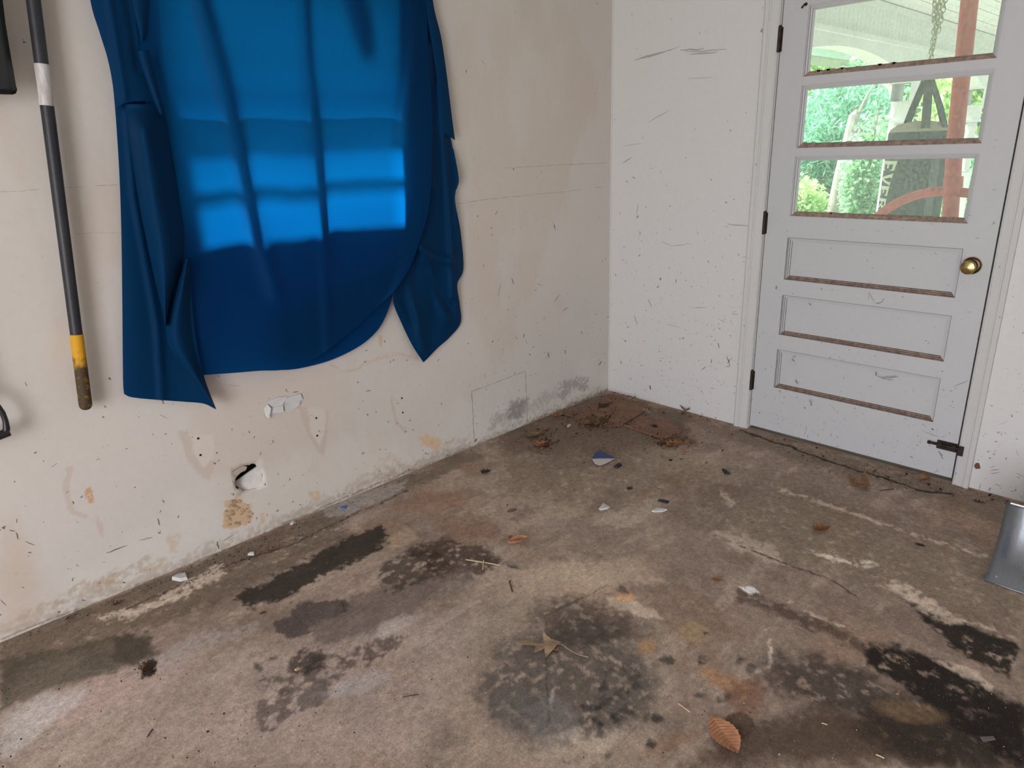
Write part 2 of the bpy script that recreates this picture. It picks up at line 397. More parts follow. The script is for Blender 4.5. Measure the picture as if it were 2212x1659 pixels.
ops = [
 # broad colour areas
 ('poly', [(0,1480),(330,1420),(640,1390),(900,1330),(1060,1330),(1000,1500),(900,1659),(0,1659)], (130,117,109), .5, 60, 14),
 ('ell', (230,1495,170,45,-.35), (138,118,113), .4, 25, 10),
 ('poly', [(0,1555),(90,1500),(190,1490),(160,1530),(70,1600),(0,1640)], (134,132,130), .55, 20, 10),
 ('poly', [(300,1440),(420,1370),(560,1340),(560,1360),(420,1410),(330,1450)], (124,118,115), .5, 14, 10, .3),
 ('ell', (1260,1245,150,35,-.1), (143,127,108), .55, 25, 14),
 ('poly', [(1030,1330),(1100,1250),(1260,1290),(1400,1330),(1480,1420),(1400,1659),(1000,1659),(960,1480)], (122,110,96), .5, 40, 16),
 ('poly', [(1480,1659),(1640,1560),(1800,1520),(2212,1560),(2212,1659)], (74,60,47), .75, 50, 16),
 ('poly', [(1500,1100),(1700,1080),(2212,1250),(2212,1330),(1960,1290),(1700,1200)], (126,114,100), .55, 30, 14),
 ('poly', [(1040,900),(1200,860),(1320,850),(1480,900),(1500,960),(1300,985),(1100,980)], (88,74,60), .65, 18, 10),
 ('poly', [(1300,850),(1600,925),(2060,1050),(2212,1090),(2212,1150),(2000,1075),(1600,960)], (96,84,70), .6, 14, 8),
 ('poly', [(1480,1020),(1700,1030),(2212,1180),(2212,1420),(1950,1300),(1700,1200),(1520,1120)], (100,86,73), .55, 40, 16, .25),
 ('poly', [(0,1395),(450,1212),(760,1092),(740,1170),(560,1260),(400,1335),(200,1390),(0,1490)], (88,76,63), .6, 18, 12, .3),
 ('poly', [(1050,960),(1300,930),(1500,980),(1560,1060),(1300,1080),(1080,1060)], (102,88,74), .5, 30, 16, .25),
 # border strip along the window wall
 ('poly', [(0,1385),(450,1205),(1020,975),(1040,990),(780,1100),(470,1225),(230,1330),(0,1440)], (98,86,74), .75, 8, 6),
 ('poly', [(700,1100),(760,1075),(880,1035),(870,1060),(760,1110),(705,1118)], (122,118,114), .7, 6, 5),
 ('line', ([(230,1335),(470,1228),(640,1172),(770,1108),(880,1060)], 1.4), (64,54,46), .7, 2, 3, .4),
 ('poly', [(205,1332),(330,1292),(440,1240),(482,1222),(478,1245),(400,1290),(290,1325),(215,1342)], (150,138,126), .65, 9, 10, .3),
 # oil stains
 ('poly', [(505,1296),(590,1245),(700,1190),(790,1150),(832,1142),(838,1165),(790,1205),(690,1248),(600,1300),(540,1318)], (56,49,42), .85, 7, 9),
 ('poly', [(0,1430),(130,1400),(260,1370),(325,1372),(338,1412),(270,1442),(150,1478),(0,1535)], (74,68,55), .65, 12, 8),
 ('poly', [(250,1375),(322,1370),(338,1412),(280,1438),(240,1420)], (64,59,50), .5, 10, 9),
 ('poly', [(298,1448),(318,1422),(342,1420),(332,1450),(312,1464)], (44,34,31), .85, 4, 9),
 ('poly', [(590,1348),(640,1320),(668,1298),(745,1290),(762,1312),(700,1345),(660,1378),(615,1384)], (74,65,63), .75, 6, 8),
 ('poly', [(660,1340),(760,1300),(900,1240),(960,1260),(900,1310),(800,1370),(690,1395)], (92,82,76), .6, 12, 10),
 ('poly', [(555,1480),(640,1440),(760,1400),(850,1375),(885,1380),(800,1430),(700,1465),(600,1500)], (84,73,67), .75, 8, 12, .8),
 ('poly', [(545,1575),(562,1520),(640,1480),(740,1460),(690,1520),(620,1560),(570,1590)], (84,74,71), .7, 8, 12, .7),
 ('ell', (665,1430,40,22,-.4), (60,52,45), .7, 6, 8, .6),
 ('poly', [(810,1240),(870,1190),(930,1180),(975,1220),(900,1262),(830,1290)], (70,60,52), .7, 10, 10, .6),
 ('poly', [(880,1190),(960,1165),(1060,1190),(1090,1215),(1010,1250),(930,1245)], (66,52,43), .7, 14, 10, .4),
 ('poly', [(1000,1210),(900,1290),(960,1310),(1040,1250)], (98,88,79), .5, 12, 10),
 ('ell', (770,1480,75,18,-.3), (124,118,116), .6, 8, 8),
 ('ell', (850,1350,60,14,-.4), (134,128,122), .45, 8, 8),
 ('ell', (930,1085,85,22,-.15), (122,92,72), .6, 16, 12, .2),
 ('ell', (1010,1135,70,28,.1), (110,82,64), .5, 14, 12),
 ('ell', (870,1165,35,18,-.4), (132,114,92), .6, 10, 8),
 ('ell', (1220,1105,50,14,0), (132,118,100), .4, 10, 8),
 # central grey-black area
 ('ell', (1230,1480,190,125,-.1), (80,74,69), .72, 45, 22, .35),
 ('ell', (1275,1345,125,42,.1), (76,64,57), .65, 22, 14, .3),
 ('ell', (1140,1540,75,55,.1), (88,84,80), .5, 20, 14),
 ('ell', (1200,1560,60,45,.2), (102,98,95), .4, 20, 14),
 ('poly', [(1300,1285),(1345,1290),(1420,1318),(1440,1335),(1390,1335),(1330,1310)], (146,132,116), .6, 6, 6),
 ('ell', (1352,1290,22,7,.1), (158,118,82), .6, 4, 4),
 ('ell', (1410,1255,30,10,0), (140,125,108), .4, 8, 6),
 ('ell', (1395,1398,22,18,0), (134,102,66), .6, 6, 6),
 ('ell', (1500,1370,28,24,0), (130,112,82), .5, 8, 6),
 ('poly', [(1505,1447),(1545,1442),(1600,1465),(1640,1500),(1600,1510),(1540,1475)], (132,98,66), .65, 9, 10, .3),
 ('ell', (1615,1500,42,36,.5), (106,76,60), .6, 14, 12, .3),
 ('ell', (1597,1566,33,28,.3), (78,60,47), .75, 2.5, 1.5),
 ('ell', (1450,1610,60,14,-.3), (112,82,56), .45, 10, 8),
 ('line', ([(1658,1358),(1668,1400),(1662,1440),(1632,1450)], 4), (156,146,134), .6, 4, 4, .7),
 ('ell', (1190,1500,5,28,0), (146,138,130), .4, 5, 5, .6),
 ('ell', (1270,1600,70,22,-.1), (140,130,116), .4, 14, 12, .4),
 # right hand dark oil and streaks
 ('poly', [(1850,1385),(1960,1402),(2080,1452),(2160,1492),(2212,1520),(2212,1659),(2080,1580),(1960,1500),(1890,1440)], (40,33,28), .88, 14, 9, .3),
 ('poly', [(1950,1295),(2040,1335),(2150,1370),(2195,1395),(2185,1465),(2120,1432),(2050,1392),(1990,1335)], (44,36,30), .85, 8, 8, .3),
 ('ell', (2080,1590,240,80,.15), (52,43,36), .65, 40, 14, .2),
 ('ell', (1790,1480,130,55,.25), (62,55,49), .7, 30, 16, .3),
 ('ell', (1965,1535,75,22,.15), (106,86,60), .6, 12, 8),
 ('line', ([(1610,1280),(1700,1320),(1790,1360),(1870,1395)], 14), (74,60,50), .6, 12, 10, .3),
 ('line', ([(1700,1300),(1760,1330),(1830,1355)], 4), (148,137,125), .6, 4, 5, .8),
 ('poly', [(2010,1430),(2080,1440),(2150,1480),(2140,1492),(2060,1455)], (150,136,122), .6, 5, 6, .3),
 ('line', ([(1690,1062),(1850,1112),(2000,1162),(2130,1202)], 4), (146,132,117), .6, 5, 4, .7),
 ('poly', [(1740,1190),(1830,1200),(1895,1215),(1880,1225),(1790,1215)], (160,150,140), .6, 6, 8, .6),
 ('poly', [(1545,1150),(1600,1152),(1660,1175),(1720,1230),(1650,1210),(1580,1180)], (142,131,118), .5, 10, 8, .4),
 ('poly', [(1590,1262),(1625,1270),(1645,1284),(1620,1284)], (176,170,160), .75, 3, 4, .4),
 ('line', ([(1600,1180),(1700,1220),(1790,1250),(1850,1290)], 1.5), (62,50,42), .7, 1.5, 2, .3),
 ('poly', [(1880,1250),(1960,1265),(2060,1330),(2150,1350),(2150,1362),(2020,1335)], (150,138,124), .6, 8, 8, .4),
 ('line', ([(1600,930),(1690,960),(1800,1000),(1900,1030),(2000,1062),(2060,1068)], 1.6), (48,39,33), .85, 1.5, 2),
 ('line', ([(1310,1265),(1180,1330),(1180,1420),(1185,1560)], 1.2), (62,54,48), .4, 1.5, 2),
 ('line', ([(1560,1060),(1575,1080),(1580,1090)], 5), (140,128,114), .5, 5, 5, .5),
 ('ell', (1500,1000,120,30,.2), (124,112,98), .4, 20, 12, .3),
 ('ell', (1330,1120,60,20,0), (138,126,112), .4, 12, 10, .3),
]
for (x, y, r) in [(1320,1548,17),(1292,1555,13),(1345,1502,18),(1352,1527,14),(1380,1482,16),(1366,1468,12),(1310,1512,15),(1288,1582,15),(1325,1632,13),(1440,1422,11),(1605,1420,9),(1625,1450,10),(1392,1556,10),(1422,1556,11),(1345,1445,12),(1318,1450,11),(1300,1480,12),(1520,1500,9),(1562,1510,12),(1410,1608,10),(1265,1555,14),(1270,1530,12),(1300,1530,10),(560,1438,9),(593,1425,9),(1525,1365,6),(1228,1648,8),(1350,1275,10),(1520,1425,12)]:
    rj = random.Random(x*7+y); ops.append(('ell', (x+rj.uniform(-6, 6), y+rj.uniform(-5, 5), r*rj.uniform(.8, 1.3), r*rj.uniform(.6, 1.0), rj.uniform(-.6, .6)), (62, 58, 53), rj.uniform(.45, .8), 5, 6, .35))
fc = paint(fc, fuv, fxy, ops, KF)
# fine directional sweep marks
sw = fbm((fxy[:, 0]+.9*fxy[:, 1])*1.0, (fxy[:, 0]-.9*fxy[:, 1])*7, 6, 301, 5)
fc = fc*(1+(sw-.5)*.14)[:, None]
fm = lin((118, 104, 92))*KF
fl_ = fc@np.array([.3, .6, .1]); fml = fm@np.array([.3, .6, .1])
fc = fc*(np.clip(fl_, 1e-4, 2)/fml)[:, None]**.72
floor = mesh_np('floor', FV, grid_faces(len(gx), len(gy)), M['floor'], smooth=True)
set_col(floor.data, np.clip(fc, .004, .9)); tag(floor, 'bare concrete garage floor with oil stains and grime', kind='structure')
MB().box((X0, Y0, -.12), (0, 0, -.012)).build('slab', M['board'], floor)

# window wall (plane y = 0)
WX0, WX1, WZ0, WZ1 = -2.31, -1.30, 1.15, 2.03
hc = LW(538, 1032); HX, HZ, HR = hc[0], hc[2], .056; HS = .068
wx = lines((X0, -3.2, .3), (-3.2, 0.0, .0055), extra=(WX0, WX1, HX-HS, HX+HS))
wz = lines((0.0, .80, .0050), (.80, 1.45, .02), (1.45, ZC, .04), extra=(WZ0, WZ1, HZ-HS, HZ+HS))
AX, AZ = np.meshgrid(wx, wz, indexing='ij')
bulge = (fbm(AX, AZ, 1.3, 8, 3)-.5)*.003*np.clip(-AX/.1, 0, 1)
WV = np.stack([AX.ravel(), -np.abs(bulge).ravel(), AZ.ravel()], -1)
cx_ = (wx[:-1]+wx[1:])/2; cz_ = (wz[:-1]+wz[1:])/2
CX, CZ = np.meshgrid(cx_, cz_, indexing='ij')
keep = ~(((CX > WX0) & (CX < WX1) & (CZ > WZ0) & (CZ < WZ1)) | ((abs(CX-HX) < HS) & (abs(CZ-HZ) < HS)))
WQ = grid_faces(len(wx), len(wz), keep)[:, ::1]
# ragged round hole
nh = 40; ringv = []; rs = random.Random(4)
for k in range(nh):
    a = 2*pi*k/nh; ca, sa = cos(a), sin(a); m_ = max(abs(ca), abs(sa)); r = HR*(1+rs.uniform(-.08, .08))
    _b = abs(float((fbm(np.array([HX+HS*ca/m_]), np.array([HZ+HS*sa/m_]), 1.3, 8, 3)[0]-.5)*.003)); ringv.append((HX+HS*ca/m_, -_b, HZ+HS*sa/m_)); ringv.append((HX+r*ca, -_b, HZ+r*sa*.95)); ringv.append((HX+r*ca*.98, .014, HZ+r*sa*.93))
o_ = len(WV); WV = np.vstack([WV, np.array(ringv)]); hq = []
for k in range(nh):
    a = o_+3*k; b = o_+3*((k+1) % nh); hq += [(a, b, b+1, a+1), (a+1, b+1, b+2, a+2)]
# outer skin and window reveal
TH = .15
def quad_ids(vs):
    global WV
    o = len(WV); WV = np.vstack([WV, np.array(vs, float)]); return (o, o+1, o+2, o+3)
for (xa, xb, za, zb) in [(X0, WX0, -.1, ZC), (WX1, 0, -.1, ZC), (WX0, WX1, -.1, WZ0), (WX0, WX1, WZ1, ZC)]:
    hq.append(quad_ids([(xa, TH, za), (xa, TH, zb), (xb, TH, zb), (xb, TH, za)]))
for vs_ in [[(WX0,0,WZ0),(WX1,0,WZ0),(WX1,TH,WZ0),(WX0,TH,WZ0)], [(WX0,0,WZ1),(WX1,0,WZ1),(WX1,TH,WZ1),(WX0,TH,WZ1)],
            [(WX0,0,WZ0),(WX0,0,WZ1),(WX0,TH,WZ1),(WX0,TH,WZ0)], [(WX1,0,WZ0),(WX1,0,WZ1),(WX1,TH,WZ1),(WX1,TH,WZ0)],
            [(X0,0,ZC),(0,0,ZC),(0,TH,ZC),(X0,TH,ZC)], [(X0,0,-.1),(X0,0,ZC),(X0,TH,ZC),(X0,TH,-.1)], [(0,0,-.1),(0,0,ZC),(0,TH,ZC),(0,TH,-.1)], [(X0,0,-.1),(0,0,-.1),(0,0,0),(X0,0,0)]]:
    hq.append(quad_ids(vs_))
WQ = np.vstack([WQ, np.array(hq)])
KW = 1.36
wxy = WV[:, [0, 2]]; wuv = project(WV)
wc = np.tile(lin((181, 175, 168))*KW, (len(WV), 1))
wn = fbm(wxy[:, 0], wxy[:, 1], 1.7, 21, 5)
wc = wc*(1+(wn-.5)*.10)[:, None]
def wt(c, w):
    global wc
    wc = wc*(1-w[:, None]) + lin(c)*KW*w[:, None]
wt((176, 158, 142), sstep((fbm(wxy[:, 0], wxy[:, 1]*.5, 2.3, 41, 5)-.55)*8)*.35)
wt((190, 186, 178), sstep((.28-wxy[:, 1])*4+(fbm(wxy[:, 0], wxy[:, 1], 5, 61, 4)-.5)*2)*.55)
cream = (192, 184, 172); tanp = (184, 158, 128); pinky = (172, 155, 143)
wops = [
 ('poly', [(385,935),(410,930),(420,975),(440,1010),(455,990),(468,995),(455,1040),(440,1030),(405,995)], pinky, .6, 3, 3),
 ('poly', [(415,940),(462,940),(462,985),(440,1010),(420,985)], cream, .5, 4, 4),
 ('poly', [(645,880),(662,880),(672,930),(690,965),(705,930),(703,885),(708,890),(707,945),(698,985),(685,975),(660,930)], pinky, .65, 2, 2),
 ('poly', [(662,882),(700,882),(703,925),(690,962),(672,930)], (188,182,174), .5, 3, 3),
 ('poly', [(845,845),(848,870),(856,900),(872,925),(885,915),(880,920),(872,935),(852,905),(842,870)], pinky, .6, 2, 2),
 ('poly', [(138,1010),(155,1005),(150,1040),(150,1075),(165,1105),(190,1112),(185,1120),(150,1110),(135,1060)], pinky, .65, 2, 3),
 ('poly', [(200,1090),(212,1120),(225,1140),(220,1165),(210,1140)], pinky, .7, 2, 2),
 ('ell', (192,1070,10,18,-.2), (176,132,88), .85, 2, 3, .3),
 ('poly', [(482,1085),(500,1075),(525,1078),(545,1095),(545,1120),(525,1135),(505,1145),(485,1140)], (178,150,118), .9, 3, 6),
 ('poly', [(505,1010),(520,1000),(545,1008),(562,1020),(560,1032),(535,1014),(510,1035)], (168,150,134), .8, 2, 2),
 ('poly', [(505,1030),(512,1060),(530,1070),(520,1085),(505,1070)], (184,160,132), .7, 3, 3),
 ('poly', [(902,940),(930,936),(948,950),(957,966),(935,970),(915,955)], (188,160,128), .85, 3, 6, .35),
 ('poly', [(955,955),(985,945),(975,958),(955,965)], (184,160,134), .6, 3, 3, .5),
 ('poly', [(805,1000),(830,985),(868,982),(870,1000),(845,1025),(815,1035),(800,1025)], (178,160,138), .6, 4, 6, .8),
 ('poly', [(665,1060),(690,1058),(692,1076),(675,1080)], (182,156,126), .8, 3, 5, .4),
 ('poly', [(560,1110),(572,1108),(570,1128),(562,1128)], (186,156,130), .6, 2, 2),
 ('poly', [(365,1160),(385,1148),(395,1160),(375,1195),(360,1195)], (182,158,134), .65, 3, 6, .7),
 ('poly', [(305,1225),(340,1205),(360,1210),(340,1235),(310,1240)], (172,150,118), .6, 5, 8, .9),
 ('poly', [(150,1270),(260,1230),(270,1250),(160,1292)], (160,138,110), .6, 5, 8, .8),
 ('poly', [(818,725),(826,725),(824,750),(818,745)], (178,150,124), .8, 2, 1),
 ('line', ([(715,790),(740,805),(765,800),(790,785),(830,770),(860,765),(900,770)], 3), (178,152,132), .6, 3, 3, .5),
 # grey smudge over the patch
 ('poly', [(1045,930),(1075,895),(1110,868),(1135,868),(1132,900),(1095,915),(1060,935)], (146,140,136), .7, 10, 9, .4),
 ('poly', [(1100,870),(1135,862),(1140,885),(1130,905),(1105,900)], (120,115,112), .65, 9, 8, .3),
 ('poly', [(1135,868),(1180,850),(1210,838),(1215,860),(1170,885),(1140,890)], (150,146,142), .6, 9, 8, .4),
 ('poly', [(1200,830),(1235,815),(1270,820),(1272,840),(1235,850),(1215,872),(1205,860)], (132,127,123), .7, 8, 9, .5),
 ('poly', [(1030,950),(1100,915),(1135,905),(1135,935),(1030,970)], (176,174,170), .6, 8, 5),
 # dirt along the base of the wall
 ('line', ([(0,1372),(271,1268),(539,1158),(811,1040),(1025,958),(1314,835)], 5), (140,126,112), .55, 8, 6, .6),
 ('line', ([(0,1381),(271,1277),(539,1166),(811,1047),(1025,964),(1314,841)], 2.2), (112,98,86), .8, 3, 3, .3),
 ('line', ([(0,1362),(271,1258),(539,1148),(811,1030),(1025,950)], 9), (158,142,126), .5, 8, 8, .9),
 ('line', ([(40,1335),(130,1300),(230,1260),(330,1215)], 10), (150,130,108), .5, 8, 8, .9),
 ('poly', [(0,1120),(60,1170),(90,1330),(0,1375)], (170,148,130), .35, 40, 10),  # soft darker tint at the far left, painting in a shadow
]
wc = paint(wc, wuv, wxy, wops, KW, 75)
wall_left = mesh_np('wall_left', WV, WQ, M['wall_l'])
set_col(wall_left.data, np.clip(wc, .01, .9)); tag(wall_left, 'cream painted garage wall with scuffs and plaster damage', kind='structure')
MB().box((HX-HS, .085, HZ-HS), (HX+HS, .09, HZ+HS)).build('cavity_back', M['dark'], wall_left)  # near-black plate; the shade of the cavity is in its colour
cv = MB()
pl = []
for k in range(24):
    a = 2*pi*k/24; r = HR*(1.0 + .04*sin(3*a)); pl.append((HX+.002+r*.96*cos(a), .027+.025*(.8*sin(a)-.6*cos(a)), HZ-.003+r*.93*sin(a)))
pl = [p for k, p in enumerate(pl) if .93*sin(2*pi*k/24)-.36*cos(2*pi*k/24) < .34]
cv.prism(pl, (0, .006, 0)).build('pushed_in_plaster', mat('painted_plug', (.60, .57, .54), .85, var=.06, scale=40), wall_left)
MB().prism([tuple(LW(u, v, -.0015-.004*(v < 1022))) for u, v in [(501,1034),(503,1021),(512,1014),(524,1007),(534,1008),(531,1016),(520,1021),(511,1030),(506,1041)]], (0, .0012, 0)).build('torn_flap', mat('torn_paper_flap', S(176, 162, 150), .9, var=.1, scale=40), wall_left)

def sliver(mb, a, b, wpx, wall, off=.0006):
    """thin raised mark between two photo points on a wall; tapered, slightly ragged"""
    off = off*rs.uniform(.5, 1.9)
    f = (lambda p: LW(p[0], p[1], -off)) if wall == 'L' else ((lambda p: RW(p[0], p[1], -off)) if wall == 'R' else (lambda p: RW(p[0], p[1], -off-.0004)))
    a = np.array(a, float); b = np.array(b, float); d = b-a; L_ = hypot(*d)+1e-6; n = np.array([-d[1], d[0]])/L_
    k = 5; top = []; bot = []
    for i in range(k+1):
        t = i/k; w = wpx*.30*(sin(pi*min(max(t, .08), .92))**.6); j = (rs.random()-.5)*wpx*.5
        top.append(f(a+d*t+n*(w+j))); bot.append(f(a+d*t-n*(w-j)))
    vs_ = top+bot
    mb.add(vs_, [(i, i+1, k+2+i, k+1+i) for i in range(k)])
def pline(mb, pts, w, wall, jit=1.5):
    pts = [np.array(p, float) for p in pts]
    for a, b in zip(pts[:-1], pts[1:]):
        n = max(1, int(hypot(*(b-a))/22)); last = a
        for i in range(1, n+1):
            q = a+(b-a)*i/n + (np.array([rs.uniform(-.3, .3), rs.uniform(-jit, jit)]) if i < n else 0)
            sliver(mb, last, q, w*rs.uniform(.7, 1.2), wall); last = q

seam = MB()
pline(seam, [(-30,417),(110,408),(255,399)], 1.6, 'L')
pline(seam, [(985,440),(1080,428),(1200,416),(1300,404)], 1.6, 'L', 1)
pline(seam, [(1090,363),(1200,357),(1312,351)], 1.4, 'L', .6)
pline(seam, [(1019,846),(1022,900),(1026,970)], 2.6, 'L'); pline(seam, [(1135,801),(1137,850),(1139,915)], 2.0, 'L'); pline(seam, [(1018,846),(1135,802)], 2.2, 'L', .4)
pline(seam, [(300,500),(160,505)], 1.0, 'L'); pline(seam, [(470,825),(520,835),(560,838)], 1.5, 'L')
seam.build('crack', M['seam'], wall_left)['kind'] = 'stuff'
sc = MB()
for a, b, w in [((415,943),(416,945),5),((1007,150),(1007,158),3.5),((1040,130),(1048,140),2),((55,825),(58,835),4),((20,905),(26,918),3),((150,1060),(142,1066),3),
 ((300,900),(300,902),4),((345,895),(362,905),2),((350,1080),(355,1086),4),((340,1120),(345,1135),4),((35,1150),(40,1165),3.5),((36,1120),(36,1130),4),((20,1145),(32,1148),3),
 ((230,1195),(275,1178),4),((300,1168),(330,1160),3),((55,1170),(75,1178),3),((0,1295),(14,1308),3),((640,845),(652,845),5),((632,848),(645,846),3),((790,845),(802,843),3),((680,690),(682,691),3),
 ((830,735),(832,740),4),((1075,640),(1082,612),2),((1160,770),(1168,745),4),((1178,775),(1190,760),2),((1183,760),(1186,775),4),((1220,755),(1222,765),3),((1130,730),(1133,720),3),((1215,672),(1228,663),2.5),
 ((1195,655),(1208,637),2),((1105,600),(1110,615),2),((1195,480),(1200,500),1.8),((1198,485),(1198,495),2.5),((1062,490),(1062,495),3),((1075,455),(1070,465),2),((1300,780),(1292,790),4),((1170,885),(1173,905),4),((1255,715),(1258,722),3),((1025,955),(1030,948),6),
 ((690,1130),(696,1140),4),((505,1155),(480,1170),3),((468,1170),(474,1186),6),((110,1010),(125,1000),2),((420,790),(430,795),2),((560,650),(562,652),2)]:
    sliver(sc, a, b, w, 'L')
for k in range(190):
    x = rs.uniform(1010, 1310); y = rs.uniform(60, 1000)**1.0
    if rs.random() > (y/900)**1.3+.05: continue
    if y > 972-(x-1020)*.44: continue
    l = rs.uniform(1, 9); an = rs.gauss(pi/2, .5); sliver(sc, (x, y), (x+l*cos(an), y+l*sin(an)), rs.uniform(.6, 1.8), 'L')
for k in range(90):
    x = rs.uniform(-20, 1010); y = rs.uniform(830, 1370)
    if y > 1375-x*.41: continue
    if 478 < x < 600 and 990 < y < 1150: continue
    l = rs.uniform(1, 8); an = rs.uniform(0, pi); sliver(sc, (x, y), (x+l*cos(an), y+l*sin(an)), rs.uniform(.6, 1.9), 'L')
sc.build('scuff_mark', M['scuff'], wall_left)['kind'] = 'stuff'
for (u, v) in [(428,947),(433,983),(683,903),(685,941),(870,891),(868,860)]:
    p = LW(u, v); MB().lathe([(0, .0045), (.0009, .0042)], (p[0], -.0006, p[2]), (0, -1, 0), 10).build('screw_hole_disc', M['dark'], wall_left)  # dark disc on the surface, painting the shade of a hole
# lifted plaster flakes below the cloth
for poly, lift in [([(575,868),(600,858),(622,855),(610,878),(585,880)], .004), ([(612,862),(650,850),(655,862),(640,872),(615,872)], .006), ([(585,880),(612,876),(614,890),(590,894),(582,905)], .008), ([(614,874),(650,864),(648,876),(628,890),(614,890)], .005), ([(578,872),(586,882),(582,905),(574,900),(570,882)], .012)]:
    cxp = sum(p[0] for p in poly)/len(poly); cyp = sum(p[1] for p in poly)/len(poly)
    q = [LW(cxp+(p[0]-cxp)*.95, cyp+(p[1]-cyp)*.95, -.001-lift*(.3+.7*(p[0] > cxp))) for p in poly]
    MB().prism(q, (0, .0015, 0)).build('plaster_flake', M['plaster'], wall_left)
# crumbled tan plaster lumps
lum = MB(); 
for k in range(34):
    x = rs.uniform(484, 545); y = rs.uniform(1080, 1145)
    if (x-515)**2/32**2+(y-1112)**2/36**2 > 1: continue
    p = LW(x, y, -.001); s_ = rs.uniform(.003, .009)
    lum.add([p+np.array([s_*cos(a+rs.random())*1.2, -rs.random()*.004, s_*sin(a)]) for a in (0, 1.3, 2.5, 3.8, 5)]+[p+np.array([0, -s_*.28, 0])], [(0,1,5),(1,2,5),(2,3,5),(3,4,5),(4,0,5)])
lum.build('crumbled_plaster', M['tanplaster'], wall_left, 'all')['kind'] = 'stuff'
# cut-in repair panel
q = [LW(*p) for p in [(1022,848),(1133,805),(1137,914),(1028,966)]]
q = [np.array([p[0], -.0001, p[2]]) for p in q]

# door wall (plane x = 0), opening for the door
DY0, DY1 = -.9053, -.9053-.914            # hinge edge, latch edge
OY0, OY1, OZ = DY0+.004, DY1-.008, 2.05
wr = MB()
wr.box((0, OY0, -.1), (TH, 0, ZC)).box((0, Y0, -.1), (TH, OY1, ZC)).box((0, OY1, OZ), (TH, OY0, ZC))
wall_right = wr.build('wall_right', M['wall_r']); tag(wall_right, 'white painted wall holding the half-glazed door', kind='structure')
sm_ = MB()
for a, b, w in [((1370,130),(1430,112),5),((1380,128),(1450,108),4),((1400,124),(1470,100),3),((1470,110),(1520,105),6),((1480,113),(1570,107),4),((1490,118),(1550,113),5),((1485,170),(1540,167),2.5),((1570,484),(1618,488),4),((1430,522),(1450,532),2.5),((1450,532),(1492,526),2.5),((1400,265),(1445,238),3),((1345,315),(1385,310),2)]:
    sliver(sm_, a, b, w, 'R')
sm_.build('smudge', mat('grey_smudge', S(164, 161, 156), .8), wall_right)['kind'] = 'stuff'
scr = MB()
for a, b, w in [((1645,60),(1648,75),3),((1647,62),(1644,70),6),
 ((1345,352),(1365,340),2.5),((1365,382),(1373,385),3),((1352,390),(1355,394),3.5),((1375,465),(1378,440),1.5),((1378,465),(1376,472),4),((1381,500),(1384,507),3.5),
 ((1400,645),(1408,665),2),((1370,680),(1376,702),2),((1495,665),(1527,664),1.6),((1425,605),(1428,600),5),((1420,622),(1423,618),4),((1460,603),(1461,612),3),((1580,678),(1595,680),1.5),((1555,690),(1568,697),1.3),((1550,740),(1553,752),4),
 ((1570,770),(1577,790),3),((1570,785),(1582,772),2),((1535,785),(1538,775),2.5),((1515,800),(1524,792),3),((1569,792),(1578,790),3),((1385,788),(1386,790),5),((1403,832),(1405,842),5),((1350,735),(1352,738),5),((1355,705),(1357,708),4),((1345,560),(1347,563),3),((1329,592),(1331,596),4),((1395,445),(1396,450),2),((1340,780),(1343,786),3),((1440,700),(1470,708),1)]:
    sliver(scr, a, b, w, 'R')
for k in range(560):
    u = rs.uniform(1322, 1650) if rs.random() < .7 else rs.uniform(2080, 2212); v = rs.uniform(40, 1080)
    p = RW(u, v)
    if p[2] < .01 or (-.83 > p[1] > -1.89): continue
    if rs.random() > .04+.8*max(0, (1.1-p[2])/1.1)**1.5: continue
    l = rs.uniform(.6, 4.5); an = rs.gauss(pi/2, .8); sliver(scr, (u, v), (u+l*cos(an), v+l*sin(an)), rs.uniform(.6, 2.2), 'R')
for a, b, w in [((2138,1010),(2150,1006),2),((2140,1017),(2158,1014),2.5),((2140,1024),(2160,1020),2),((2195,1022),(2212,1030),2),((2195,1030),(2205,1032),2),((2150,1045),(2162,1050),2),((2118,1045),(2114,1060),2),((2195,972),(2200,985),1.5),((2156,918),(2178,909),1.2),((2105,870),(2120,885),1.2)]:
    sliver(scr, a, b, w, 'R')
scr.build('scuff_mark', M['scuff'], wall_right)['kind'] = 'stuff'
pc = [(2104,1006),(2108,1000),(2115,1000),(2117,1006),(2118,1012),(2108,1013)]
MB().prism([RW(u, v, -.0005) for u, v in pc], (-.0012, 0, 0)).build('chipped_patch', mat('rust_brown', S(104, 72, 58), .9), wall_right)

# other shell
ceil = MB().box((X0, Y0, ZC), (TH, TH, ZC+.12)).build('ceiling', M['ceiling']); tag(ceil, 'flat painted garage ceiling', kind='structure')
wbk = MB().box((X0, Y0-TH, -.1), (TH, Y0, ZC)).build('wall_back', M['ceiling']); tag(wbk, 'plain garage wall behind the camera', kind='structure')
wf = MB().box((X0-TH, Y0, -.1), (X0, -5.4, ZC)).box((X0-TH, -.6, -.1), (X0, TH, ZC)).box((X0-TH, -5.4, 2.15), (X0, -.6, ZC)).build('wall_front', M['ceiling']); tag(wf, 'garage front wall with the open vehicle door', kind='structure')

